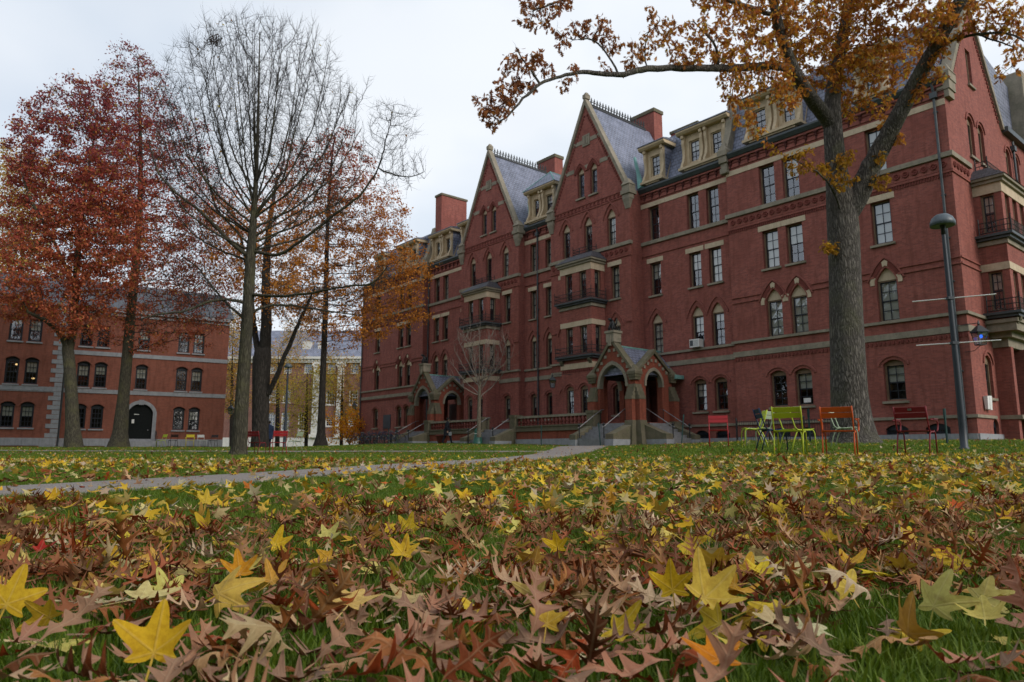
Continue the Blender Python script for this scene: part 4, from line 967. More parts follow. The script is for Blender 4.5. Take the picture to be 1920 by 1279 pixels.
m = MB(); q = [m.v(-26.6, .8, 15.32), m.v(26.6, .8, 15.32), m.v(26.6, -14, 15.32), m.v(-26.6, -14, 15.32), m.v(-19, -6.5, 21), m.v(19, -6.5, 21)]
for x in ((q[0], q[1], q[5], q[4]), (q[1], q[2], q[5]), (q[2], q[3], q[4], q[5]), (q[3], q[0], q[4])): m.f(*x)
m.build('roof', M['slate'], fb_)
for x in (fx(560), fx(590)): MB().box(x - .7, x + .7, -4, -1.2, 16.2, 18.2).build('dormer', M['limestone'], fb_)

k = N('room_lamp'); e = k.n('ShaderNodeEmission', {'Color': (1.0, .62, .25), 'Strength': 1.3}); M['room_lamp'] = k.done(e.outputs[0])
for a, z in ((16.62, 7.55), (15.4, 6.45)): MB().lathe([(.02, z - .07), (.12, z - .04), (.12, z + .05), (.02, z + .08)], 8, a, .55 - .5).build('room_lamp', M['room_lamp'], qh)
m_plain('twig_pale', (.20, .165, .14), .9, .2, .3, 2)
m_bark('bark_pale', (.24, .20, .15), (.09, .075, .055), 14, 2.2, .5)
# ------------------------------------------------------------------ trees
def colonize(limbs, att, step, infl, kill, iters, trop=(0, 0, .2), seed=1, jitter=.12):
    """grow branches from given limbs towards points in the crown; returns positions, parents, given radii"""
    g = np.random.default_rng(seed); pos = []; par = []; rad = []
    for pts, rr in limbs:
        P = np.array([tuple(p) for p in pts], float); L = np.r_[0, np.cumsum(np.linalg.norm(np.diff(P, axis=0), axis=1))]
        n = max(2, int(L[-1] / step) + 1); t = np.linspace(0, L[-1], n)
        Q = np.stack([np.interp(t, L, P[:, k]) for k in range(3)], 1); rq = np.interp(t, L, rr)
        for _ in range(2): Q[1:-1] = (Q[:-2] + 2 * Q[1:-1] + Q[2:]) / 4
        if pos:
            Q[1:-1] += g.normal(0, step * jitter * .45, (n - 2, 3)); d = np.linalg.norm(np.array(pos) - Q[0], axis=1); prev = int(d.argmin()); st = 1
        else: prev = -1; st = 0
        for k in range(st, n): pos.append(Q[k]); par.append(prev); rad.append(rq[k]); prev = len(pos) - 1
    pos = np.array(pos); par = list(par); rad = list(rad)
    A = att.copy(); D = np.full(len(A), 1e9); Nr = np.zeros(len(A), int); new = np.arange(len(pos)); trop = np.array(trop)
    for it in range(iters):
        if len(A) == 0: break
        for c in range(0, len(new), 400):
            q = new[c:c + 400]; d = np.linalg.norm(A[:, None, :] - pos[q][None], axis=2); j = d.argmin(1); dm = d[np.arange(len(A)), j]
            b = dm < D; D[b] = dm[b]; Nr[b] = q[j[b]]
        keep = D > kill; A, D, Nr = A[keep], D[keep], Nr[keep]
        act = D < infl
        if not act.any(): infl *= 1.5; new = new[:0]; continue
        v = A[act] - pos[Nr[act]]; v /= np.linalg.norm(v, axis=1)[:, None] + 1e-9
        ids, inv = np.unique(Nr[act], return_inverse=True); S = np.zeros((len(ids), 3)); np.add.at(S, inv, v)
        S /= np.linalg.norm(S, axis=1)[:, None] + 1e-9; S += trop + g.normal(0, jitter, S.shape); S /= np.linalg.norm(S, axis=1)[:, None] + 1e-9
        P = pos[ids] + S * step; base = len(pos)
        # drop growth that repeats an earlier child
        ok = np.ones(len(ids), bool)
        for k, i in enumerate(ids):
            for ch in CH.get((seed, int(i)), ()):
                if np.sum((pos[ch] - P[k]) ** 2) < (.35 * step) ** 2: ok[k] = False; break
        ids, P = ids[ok], P[ok]
        if not len(ids):
            D = D  # nothing grew: let the stuck points go
            A, D, Nr = A[~act], D[~act], Nr[~act]; new = np.arange(0); continue
        pos = np.concatenate([pos, P]); new = np.arange(base, len(pos))
        for k, i in enumerate(ids): par.append(int(i)); rad.append(0.); CH.setdefault((seed, int(i)), []).append(base + k)
    return pos, np.array(par), np.array(rad)
CH = {}
def radii(par, given, tip, e=2.4):
    n = len(par); s = np.zeros(n); kids = np.zeros(n, int)
    for i in range(n - 1, -1, -1):
        if s[i] == 0: s[i] = tip ** e
        if par[i] >= 0: s[par[i]] += s[i]; kids[par[i]] += 1
    r = s ** (1 / e); r = np.where(given > 0, given, r)
    for i in range(n):
        if par[i] >= 0 and given[i] == 0: r[i] = min(r[i], r[par[i]] * .86 if kids[par[i]] > 1 else r[par[i]])
    return np.maximum(r, tip * .6), kids
def skin(pos, par, r, split=.05):
    """tubes along chains; returns two sets of arrays: thick wood and thin twigs"""
    n = len(par); ch = [[] for _ in range(n)]
    for i, p in enumerate(par):
        if p >= 0: ch[p].append(i)
    start = [i for i in range(n) if par[i] < 0]; chains = []
    stack = [(None, s) for s in start]
    while stack:
        p, i = stack.pop(); c = ([p] if p is not None else []) + [i]
        while ch[i]:
            k = max(ch[i], key=lambda q: r[q])
            for q in ch[i]:
                if q != k: stack.append((i, q))
            c.append(k); i = k
        chains.append(c)
    out = {0: ([], [], [0]), 1: ([], [], [0])}
    for c in chains:
        P = pos[c]; rr = r[c].copy()
        if len(c) > 1 and par[c[0]] != -1 or rr[0] > rr[min(1, len(c) - 1)] * 1.6: rr[0] = min(rr[0], rr[min(1, len(c) - 1)] * 1.15)
        # cut the chain where it turns from wood to twig
        k = 14 if rr.max() > .22 else 9 if rr.max() > .09 else 5 if rr.max() > .03 else 3
        V, F, cnt = out[0 if rr.max() > split else 1]
        T = np.gradient(P, axis=0) if len(c) > 1 else np.array([[0, 0, 1.]]); T /= np.linalg.norm(T, axis=1)[:, None] + 1e-9
        ref = np.array([1., 0, 0]) if abs(T[0][0]) < .8 else np.array([0, 1., 0])
        U = ref[None] - T * (T @ ref)[:, None]; U /= np.linalg.norm(U, axis=1)[:, None] + 1e-9; W = np.cross(T, U)
        a = np.arange(k) * 2 * math.pi / k
        ring = P[:, None] + rr[:, None, None] * (U[:, None] * np.cos(a)[None, :, None] + W[:, None] * np.sin(a)[None, :, None])
        m = len(c); base = cnt[0]; V.append(ring.reshape(-1, 3)); cnt[0] += m * k
        i = (np.arange(m - 1)[:, None] * k + np.arange(k)[None]).ravel() + base; j = (np.arange(m - 1)[:, None] * k + (np.arange(k)[None] + 1) % k).ravel() + base
        F += [np.stack([i, j, j + k], 1), np.stack([i, j + k, i + k], 1)]
    return [(np.concatenate(V), np.concatenate(F)) if V else None for V, F, _ in (out[0], out[1])]
def side_twigs(pos, par, r, n, L0, L1, up, rad, g, rmax):
    """short straight shoots off the thin branches"""
    idx = np.nonzero((r < rmax) & (par >= 0))[0]; k = g.choice(idx, n)
    P = pos[k]; d = pos[k] - pos[par[k]]; d /= np.linalg.norm(d, axis=1)[:, None] + 1e-9
    v = d * .6 + g.normal(0, .55, (n, 3)); v[:, 2] += up; v /= np.linalg.norm(v, axis=1)[:, None]
    L = g.uniform(L0, L1, n); mid = P + v * (L * .55)[:, None]; v2 = v + g.normal(0, .18, (n, 3)); v2[:, 2] += up * .3; E = mid + v2 * (L * .45)[:, None]
    x = np.cross(v, [0.3, .2, 1]); x /= np.linalg.norm(x, axis=1)[:, None]; y = np.cross(v, x); rings = []
    for C, q in ((P, rad), (mid, rad * .75)):
        for a in (0, 2.094, 4.189): rings.append(C + (x * math.cos(a) + y * math.sin(a)) * q)
    V = np.stack(rings + [E], 1).reshape(-1, 3); t = np.array([(0, 1, 4), (0, 4, 3), (1, 2, 5), (1, 5, 4), (2, 0, 3), (2, 3, 5), (3, 4, 6), (4, 5, 6), (5, 3, 6)])
    T = (np.arange(n)[:, None, None] * 7 + t[None]).reshape(-1, 3); return V, T, E
def join(*parts):
    V = []; T = []; b = 0
    for p in parts:
        if p is None: continue
        V.append(p[0]); T.append(p[1] + b); b += len(p[0])
    return np.concatenate(V), np.concatenate(T)
def rot_mats(n, g, droop=0.0):
    q = g.normal(0, 1, (n, 4)); q /= np.linalg.norm(q, axis=1)[:, None]; w, x, y, z = q.T
    Mx = np.stack([1 - 2 * (y * y + z * z), 2 * (x * y - z * w), 2 * (x * z + y * w), 2 * (x * y + z * w), 1 - 2 * (x * x + z * z), 2 * (y * z - x * w), 2 * (x * z - y * w), 2 * (y * z + x * w), 1 - 2 * (x * x + y * y)], 1).reshape(n, 3, 3)
    if droop:      # leaf axis (local x) pulled towards hanging outward-down
        X = Mx[:, :, 0]; X[:, 2] -= droop; X /= np.linalg.norm(X, axis=1)[:, None]; Z = np.cross(X, Mx[:, :, 1]); Z /= np.linalg.norm(Z, axis=1)[:, None] + 1e-9; Mx = np.stack([X, np.cross(Z, X), Z], 2)
    return Mx
def cloud(P, size, col, tv, tt, g, droop=0.0, rots=None):
    n = len(P); Rm = rot_mats(n, g, droop) if rots is None else rots
    V = np.einsum('nij,kj->nki', Rm, tv) * size[:, None, None] + P[:, None]
    T = np.arange(n)[:, None, None] * len(tv) + tt[None]
    return V.reshape(-1, 3), T.reshape(-1, 3), np.repeat(col, len(tv), axis=0)
KITE = (np.array([(0, 0, 0), (.45, .3, .06), (1, 0, -.04), (.45, -.3, .06)]), np.array([(0, 1, 2), (0, 2, 3)]))
def oak_tpl():
    xs = [(.0, .03), (.16, .06), (.26, .26), (.36, .09), (.52, .36), (.6, .11), (.76, .27), (.82, .1), (1.0, 0)]
    V = [(x, 0, -.10 * x * x) for x, _ in xs]; n = len(xs)
    for sg in (1, -1): V += [(x + (.08 if w > .2 else 0), sg * w, .10 * w - .10 * x * x) for x, w in xs]
    T = []
    for k in range(n - 1): T += [(k, n + k, n + k + 1), (k, n + k + 1, k + 1), (k, 2 * n + k + 1, 2 * n + k), (k, k + 1, 2 * n + k + 1)]
    return np.array(V), np.array(T)
OAK = oak_tpl()
def discs(L, Y, g, thick=1.0, dens=1.0):
    """points in balls given by picture position, radius in pixels, depth and count"""
    out = []
    for px, py, rp, n, *dy in L:
        y = Y + (dy[0] if dy else 0); c = np.array(at(px, py, y)); rr = rp * y / F_PX; n = int(n * dens)
        p = g.normal(0, 1, (n, 3)); p /= np.linalg.norm(p, axis=1)[:, None]; p *= (g.random(n) ** (1 / 3) * rr)[:, None]; p[:, 1] *= thick; out.append(c + p)
    return np.concatenate(out)
def limb(pl, Y, dys=None, w=None):
    """limb from picture points; widths in pixels"""
    P = [at(x, y, Y + (dys[k] if dys else 0)) for k, (x, y) in enumerate(pl)]
    return P, [max(.005, wk / 2 * Y / F_PX) for wk in w]
def tree(name, label, cat, limbs, att, step, infl, kill, iters, bark, twig, tip, trop=(0, 0, .2), seed=1, extra=None, group=None, split=.05, e=2.4):
    CH.clear(); g = np.random.default_rng(seed)
    pos, par, giv = colonize(limbs, att, step, infl, kill, iters, trop, seed); r, kids = radii(par, giv, tip, e)
    b0 = Vector(pos[0]); root = empty(name, b0); tag(root, label, cat, group)
    wood, tw = skin(pos, par, r, split)
    ex = side_twigs(pos, par, r, *extra, g, max(.03, tip * 4)) if extra else None
    V, T = wood; put('trunk', np_mesh('trunk', V - np.array(b0), T, bark, smooth=True), root)
    twp = join(tw, ex[:2] if ex else None) if (tw or ex) else None
    if twp: put('branches', np_mesh('branches', twp[0] - np.array(b0), twp[1], twig), root)
    return root, np.array(b0), pos, par, r, kids, g
def crown(root, b0, P, size, colf, g, tpl=KITE, droop=.0, name='crown', mat='leaf_tree', stuff=False):
    col = colf(P, g); V, T, c = cloud(P, size, col, tpl[0], tpl[1], g, droop)
    o = put(name, np_mesh('crown', V - b0, T, M[mat], c), root)
    if stuff: o['kind'] = 'stuff'
def px_of(P):
    x, y, z = P[:, 0], P[:, 1], P[:, 2] - CAM_Z; d = y * CP + z * SP
    return CX + F_PX * x / d, CY - F_PX * (-y * SP + z * CP) / d
def pick(cols, w, n, g, var=.25):
    c = np.array(cols)[g.choice(len(cols), n, p=np.array(w) / sum(w))]
    return np.clip(c * g.uniform(1 - var, 1 + var, (n, 1)) * g.uniform(.92, 1.08, (n, 3)), 0, 1)
def tips(pos, kids, n, spread, g, r=None, rmax=1.):
    i = np.nonzero((kids <= 1) & (r < rmax))[0] if r is not None else np.nonzero(kids == 0)[0]
    return pos[g.choice(i, n)] + g.normal(0, spread, (n, 3))

# --- the tall bare tree near the lawn's edge
Y = 24.; g = np.random.default_rng(5)
gl = np.random.default_rng(15)
bare_limbs = [
 limb([(446, 862), (448, 842), (453, 760), (461, 640), (466, 560), (470, 480), (476, 400), (481, 320), (484, 220), (486, 120), (487, 60)], Y, None, [42, 29, 25, 22, 21, 19, 12, 8, 5, 3, 1.6]),
 limb([(470, 482), (440, 462), (405, 425), (370, 390), (330, 362), (298, 330), (280, 270)], Y, [0, -.2, -.6, -1, -1.4, -1.6, -1.7], [10, 8, 7, 5, 4, 3, 2]),
 limb([(474, 470), (520, 480), (560, 455), (620, 408), (677, 366), (710, 318), (727, 250), (738, 200)], Y, [0, -.3, -.6, -1, -1.3, -1.5, -1.6, -1.6], [8, 7, 6, 5.2, 4.4, 3.4, 2, 1.2]),
 limb([(710, 318), (740, 328), (768, 334), (795, 322)], Y, [-1.5, -1.6, -1.7, -1.8], [4, 3, 2, 1.5]),
 limb([(468, 552), (520, 556), (580, 550), (640, 538), (700, 533), (726, 500)], Y, [0, -.5, -1, -1.4, -1.8, -2.0], [7, 6, 5, 4, 4, 2]),
 limb([(465, 590), (500, 572), (545, 572), (610, 583), (680, 592)], Y, [0, .5, 1.2, 1.8, 2.2], [6, 5, 5, 4, 2]),
 limb([(464, 570), (430, 560), (390, 565), (345, 585), (290, 590), (262, 600)], Y, [0, -.4, -1, -1.6, -2, -2.2], [7, 6, 5, 4, 3, 2]),
 limb([(463, 600), (430, 575), (400, 540), (370, 500), (340, 480)], Y, [0, .5, 1, 1.5, 1.8], [6, 5, 4, 3, 2]),
]
subs = []
for row in (-1, 0, 1):
    for k, a in enumerate(np.linspace(-.97, .97, 8 - abs(row))):
        a += gl.normal(0, .04); ys = 330 + 120 * abs(a) + gl.normal(0, 18); xs = np.interp(ys, [320, 400, 480], [481, 476, 470])
        xe = 484 + a * (188 if row == 0 else 150); ye = 212 - 178 * math.sqrt(max(.05, 1 - a * a)) * (1 if row == 0 else .92) + gl.normal(0, 6)
        dy = row * 1.9 * (1 - .4 * abs(a)); bow = gl.uniform(.42, .55)
        q = [(xs, ys), (xs + (xe - xs) * bow, ys + (ye - ys) * .22), (xs + (xe - xs) * (.72 + gl.normal(0, .03)), ys + (ye - ys) * .5), (xs + (xe - xs) * .9, ys + (ye - ys) * .76), (xe, ye)]
        dq = [0, dy * .4, dy * .8, dy, dy * 1.05]; w0 = gl.uniform(3.2, 4.8)
        bare_limbs.append(limb(q, Y, dq, [w0, w0 * .76, w0 * .5, w0 * .3, .8]))
        for t in np.linspace(.22, .85, 6):
            t += gl.normal(0, .04); i = min(3, int(t * 4)); f = t * 4 - i; x0 = q[i][0] + (q[i + 1][0] - q[i][0]) * f; y0 = q[i][1] + (q[i + 1][1] - q[i][1]) * f; d0 = dq[i] + (dq[i + 1] - dq[i]) * f
            L = gl.uniform(70, 130) * (1.1 - .5 * t); sx = gl.choice([-1, 1]) * gl.uniform(10, 38); dd = d0 + gl.uniform(-.8, .8)
            subs.append(limb([(x0, y0), (x0 + sx * .55, y0 - L * .35), (x0 + sx * .85, y0 - L * .7), (x0 + sx, max(28, y0 - L))], Y, [d0, (d0 + dd) / 2, dd, dd], [w0 * .4 * (1 - .4 * t), 1.3, .9, .6]))
for (xe, ye, ys, dy) in ((292, 235, 440, .8), (300, 320, 470, -1.2), (315, 190, 420, -1), (678, 240, 430, .9), (690, 310, 455, 1.4), (655, 170, 410, -1), (330, 400, 490, 1.5), (640, 400, 470, 1.6)):
    xs = np.interp(ys, [320, 400, 500], [481, 476, 469]); q = [(xs, ys), (xs + (xe - xs) * .4, ys + (ye - ys) * .22), (xs + (xe - xs) * .75, ys + (ye - ys) * .52), (xe, ye)]; dq = [0, dy * .5, dy, dy * 1.2]
    bare_limbs.append(limb(q, Y, dq, [5, 4, 2.6, 1.2]))
    for t in np.linspace(.3, .9, 6):
        i = min(2, int(t * 3)); f = t * 3 - i; x0 = q[i][0] + (q[i + 1][0] - q[i][0]) * f; y0 = q[i][1] + (q[i + 1][1] - q[i][1]) * f; d0 = dq[i] + (dq[i + 1] - dq[i]) * f; sx = np.sign(xe - xs) * gl.uniform(5, 30); L = gl.uniform(40, 100)
        subs.append(limb([(x0, y0), (x0 + sx * .6, y0 - L * .35), (x0 + sx * .9, y0 - L * .7), (x0 + sx, y0 - L)], Y, [d0, d0, d0 + .2, d0 + .3], [1.5, 1.1, .8, .6]))
bare_limbs += subs
att = discs([(485, 212, 192, 2300), (440, 260, 150, 350), (530, 250, 150, 400), (330, 300, 70, 220, -1), (390, 400, 80, 220, -.5), (330, 520, 80, 160, -.5), (300, 600, 45, 110, -1.5), (610, 390, 90, 220, -.6), (735, 240, 55, 380, -1.6), (755, 320, 50, 300, -1.6), (700, 290, 40, 160, -1.5), (580, 560, 60, 120), (680, 540, 60, 120, -1), (560, 600, 50, 90, 1), (400, 580, 60, 140, -1)], Y, g, .95)
rt, b0, pos, par, r, kids, g2 = tree('bare_tree', 'tall leafless tree with a rounded crown of fine upright twigs on the lawn', 'tree', bare_limbs, att, .17, 1.5, .24, 110, M['bark_grey'], M['twig'], .0055, (0, 0, .35), 5, (16000, .2, .6, .6, .0042), 'yard trees', .035, 2.5)
nestP = np.array(at(400, 75, Y)); V = nestP + g2.normal(0, .10, (150, 3)) * np.array([1.4, 1, .8]); crown(rt, b0, V, np.full(150, .09), lambda P, q: pick([(.05, .03, .025)], [1], len(P), q), g2, name='dead_leaf_clump', stuff=True)
P = tips(pos, kids, 60, .1, g2); crown(rt, b0, P, np.full(60, .12), lambda P, q: pick([(.5, .36, .05), (.4, .2, .04)], [1, 1], len(P), q), g2, name='last_leaves', stuff=True)

# --- red oaks behind it
RED = [(.33, .060, .060), (.44, .10, .065), (.54, .17, .075), (.23, .075, .105), (.52, .22, .05), (.45, .30, .07)]
def red_cols(P, g):
    x, y = px_of(P); n = len(P); t = np.clip((y - 120) / 420, 0, 1) + g.normal(0, .16, n); s = g.random(n)
    c = np.where((t < .3)[:, None], np.array(RED[3]) * (1 - s[:, None]) + np.array(RED[0]) * s[:, None], np.where((t < .62)[:, None], np.array(RED[0]) * (1 - s[:, None]) + np.array(RED[1]) * s[:, None], np.array(RED[1]) * (1 - s[:, None]) + np.array(RED[2]) * s[:, None]))
    o = g.random(n) < .08; c[o] = RED[4]; o = g.random(n) < .05; c[o] = RED[5]
    return np.clip(c * g.uniform(.7, 1.35, (n, 1)), 0, 1)
def red_oak(name, label, Y, limbs, dl, nl, seed, cols, size=.2, tw=3500, bark='bark_grey'):
    g = np.random.default_rng(seed); att = discs(dl, Y, g, .9)
    rt, b0, pos, par, r, kids, g = tree(name, label, 'tree', limbs, att, .36, 2.6, .5, 90, M[bark], M['twig_dark'], .012, (0, 0, .08), seed, (tw, .4, .9, .1, .008), 'yard trees', .07)
    ii = np.nonzero((kids <= 1) & (r < .035))[0]; wgt = g.random(len(ii)) ** 2.2 + .02; P = pos[g.choice(ii, nl, p=wgt / wgt.sum())] + g.normal(0, .24, (nl, 3)) * np.array([1, 1, .75]); crown(rt, b0, P, g.uniform(.7, 1.25, nl) * size, cols, g, KITE, .5)
red_oak('red_oak', 'red-leaved oak with a low forked trunk in front of the quoined brick hall', 46,
 [limb([(138, 842), (136, 800), (134, 740), (130, 680), (127, 655)], 46, None, [34, 24, 21, 20, 20]), limb([(127, 655), (112, 620), (85, 600), (52, 585)], 46, [0, -.5, -1, -2], [13, 11, 9, 5]), limb([(129, 660), (140, 600), (142, 520), (150, 430), (165, 330), (180, 230)], 46, None, [15, 13, 11, 9, 6, 3]), limb([(141, 540), (100, 450), (60, 380), (40, 320)], 46, [0, -1, -2, -2], [8, 6, 5, 2])],
 [(120, 300, 110, 500), (75, 410, 80, 400), (150, 200, 70, 260), (90, 215, 45, 110), (60, 200, 22, 30), (160, 420, 100, 400), (40, 510, 80, 350, -2), (140, 560, 80, 260, -1), (215, 480, 80, 260, -1), (30, 560, 50, 100), (205, 330, 70, 220, -1), (200, 410, 80, 240, -1), (60, 330, 50, 130), (195, 250, 45, 100)], 42000, 21, red_cols)
red_oak('red_oak', 'tall red-leaved oak with a straight trunk beside the black arched door', 50,
 [limb([(222, 842), (225, 815), (232, 740), (241, 640), (248, 560), (256, 480), (262, 400), (264, 300), (262, 200), (258, 110)], 50, None, [42, 27, 20, 18, 16, 14, 11, 8, 5, 2])],
 [(250, 160, 70, 300), (230, 250, 100, 420), (310, 270, 90, 320), (260, 380, 130, 620), (360, 380, 90, 320), (300, 500, 110, 480), (390, 520, 70, 260), (210, 560, 90, 300), (370, 600, 60, 200), (235, 105, 35, 70), (300, 590, 80, 200), (330, 440, 100, 300), (400, 440, 70, 200), (420, 540, 50, 130), (200, 300, 70, 160), (330, 330, 80, 180)], 38000, 22, red_cols, .18, 4500)
def orange_cols(P, g):
    x, y = px_of(P); n = len(P); t = np.clip((y - 260) / 260, 0, 1) + g.normal(0, .2, n); s = g.random((n, 1))
    c = np.where((t < .35)[:, None], np.array((.46, .09, .07)) * s + np.array((.50, .15, .07)) * (1 - s), np.where((t < .7)[:, None], np.array((.54, .18, .045)) * s + np.array((.58, .24, .035)) * (1 - s), np.array((.68, .25, .03)) * s + np.array((.60, .27, .05)) * (1 - s)))
    return np.clip(c * g.uniform(.65, 1.25, (n, 1)), 0, 1)
red_oak('turning_oak', 'slim oak with orange and red leaves between the white pilasters and brick hall', 54,
 [limb([(601, 838), (602, 815), (604, 740), (608, 640), (611, 560), (613, 460), (616, 380), (622, 300), (628, 250)], 54, None, [30, 16, 12, 11, 10, 8, 6, 4, 2])],
 [(635, 320, 75, 320), (690, 400, 80, 340), (590, 380, 80, 300), (640, 470, 110, 500), (740, 480, 70, 300), (765, 530, 45, 200), (560, 500, 70, 240), (710, 560, 75, 300), (620, 580, 80, 180), (635, 262, 30, 60), (680, 600, 60, 120), (560, 290, 40, 80), (785, 500, 36, 90), (745, 560, 60, 120), (770, 585, 40, 60), (700, 470, 60, 100), (660, 600, 60, 90)], 27000, 23, orange_cols, .19, 5000, 'bark_dark')
red_oak('dark_trunked_oak', 'massive dark forked trunk with sparse orange leaves behind the red lawn chairs', 44,
 [limb([(487, 838), (488, 810), (489, 740), (490, 690), (492, 660)], 44, None, [34, 30, 31, 33, 34]), limb([(496, 670), (500, 600), (498, 520), (505, 420), (520, 330)], 44, [0, 0, 0, 1, 2], [22, 20, 16, 11, 4]), limb([(483, 665), (476, 610), (470, 540), (455, 460), (430, 380)], 44, [0, .5, 1, 2, 3], [13, 10, 8, 6, 3]), limb([(501, 745), (510, 725), (522, 700), (530, 675), (545, 645), (562, 600), (590, 540)], 44, [0, -.3, -.6, -.9, -1.2, -2, -3], [10, 9, 9, 8, 8, 6, 3])],
 [(510, 530, 60, 200), (480, 590, 40, 110), (560, 560, 60, 160, -2), (430, 480, 70, 160, 1), (530, 430, 70, 200), (440, 400, 60, 120, 2), (540, 340, 50, 90, 2)], 10000, 24, orange_cols, .17, 2500, 'bark_dark')
# --- small yellow trees and the bush by the far building, and trees closing the gaps
def yellow_cols(P, g): return pick([(.66, .50, .06), (.60, .50, .08), (.44, .42, .08), (.66, .40, .04)], [4, 3, 2, 1], len(P), g)
def amber_cols(P, g): return pick([(.62, .40, .07), (.52, .30, .06), (.44, .36, .10), (.60, .26, .04)], [3, 3, 2, 1], len(P), g)
def small_tree(name, label, px, Y, basepy, top, dl, nl, seed, cols, w=9, size=.2, bark='bark_dark', group='yellowing trees'):
    g = np.random.default_rng(seed); b = hit_y(px, Y); base = at(px, basepy, Y); base.z = b
    t = at(px + 2, top, Y); att = discs(dl, Y, g, 1.0)
    rt, b0, pos, par, r, kids, g = tree(name, label, 'tree', [([base, base.lerp(t, .5), t], [w / 2 * Y / F_PX, w / 2.6 * Y / F_PX, .03])], att, .5, 3.5, .7, 60, M[bark], M['twig_dark'], .014, (0, 0, .12), seed, (900, .4, .9, .1, .01), group, .08)
    P = tips(pos, kids, nl, .42, g, r, .05); crown(rt, b0, P, g.uniform(.7, 1.3, nl) * size, cols, g, KITE, .2)
def hit_y(px, Y): return gz((px - CX) / F_PX * Y / CP, Y)
small_tree('yellow_tree', 'young yellow tree in front of the white pilasters', 574, 88, 835, 700, [(575, 750, 42, 160), (560, 790, 38, 90), (600, 720, 34, 90), (545, 740, 30, 70)], 5200, 31, yellow_cols, 7)
small_tree('yellow_tree', 'loose amber tree behind the dark forked trunk', 520, 95, 835, 660, [(520, 690, 48, 170), (545, 660, 40, 120), (500, 740, 40, 110), (560, 620, 34, 80)], 6000, 32, amber_cols, 9)
small_tree('yellow_tree', 'thin yellow-brown tree beside the far end of the brick hall', 640, 92, 836, 690, [(640, 730, 36, 120), (655, 770, 28, 80), (625, 690, 34, 90), (660, 700, 26, 60)], 4600, 33, amber_cols, 7)
small_tree('yellow_tree', 'pale yellow tree seen past the corner of the quoined hall', 434, 90, 836, 640, [(434, 700, 34, 150), (440, 640, 30, 110), (430, 760, 28, 100), (436, 600, 22, 60)], 5200, 34, amber_cols, 8)
small_tree('yellow_tree', 'golden tree rising behind the roof of the quoined hall', 40, 96, 836, 420, [(30, 330, 70, 240), (70, 400, 50, 130), (10, 430, 70, 200), (40, 480, 70, 150), (-20, 520, 60, 120)], 17000, 35, lambda P, g: pick([(.58, .36, .06), (.52, .26, .05), (.44, .40, .09)], [3, 2, 2], len(P), g), 18, .30)
g = np.random.default_rng(40); bp = at(655, 836, 74); bp.z = gz(bp.x, bp.y)
bu = empty('orange_bush', bp); bu.scale = (1.35, 1.35, 1.55); tag(bu, 'bright orange bush at the far corner of the brick hall', 'bush'); bm = MB()
for k in range(14):
    a = k * .9; bm.tube([(0, 0, 0), (math.cos(a) * .5, math.sin(a) * .5, 1.0), (math.cos(a) * 1.2, math.sin(a) * 1.1, 2.0 + .3 * (k % 3))], [.03, .02, .01], 4)
bm.build('stems', M['twig_dark'], bu)
cl = g.normal(0, 1, (34, 3)) * np.array([.85, .8, .75]) + np.array([0, 0, 1.35]); P = cl[g.integers(0, 34, 2600)] + g.normal(0, .25, (2600, 3)); P = P[P[:, 2] > .1]
col = pick([(.78, .34, .015), (.80, .44, .03), (.70, .24, .02)], [3, 2, 2], len(P), g); V, T, c = cloud(P, np.full(len(P), .16), col, *KITE, g); put('foliage', np_mesh('foliage', V, T, M['leaf_tree'], c), bu)
# --- slender bare tree in front of the terrace
Y = 47.
small_l = [limb([(898, 820), (898, 780), (899, 735), (900, 712)], Y, None, [9, 7.5, 6, 4])]
gs = np.random.default_rng(51)
for k in range(13):
    a = R(-62 + k * 10.3); y0 = gs.uniform(712, 745); L = gs.uniform(70, 105); q = [(899, y0), (899 + math.sin(a) * L * .4, y0 - math.cos(a) * L * .4), (899 + math.sin(a) * L * .8, y0 - math.cos(a) * L * .9 - 8)]
    small_l.append(limb(q, Y, [0, gs.uniform(-.5, .5), gs.uniform(-1, 1)], [2.2, 1.5, .8]))
att = discs([(905, 660, 48, 150), (880, 640, 32, 60), (930, 650, 32, 60), (905, 700, 40, 60)], Y, np.random.default_rng(50), 1.0)
tree('slender_bare_tree', 'slender leafless young tree in front of the hall terrace', 'tree', small_l, att, .25, 2.0, .4, 60, M['bark_pale'], M['twig_pale'], .011, (0, 0, .5), 50, (420, .5, 1.1, .7, .009), 'yard trees', .05)

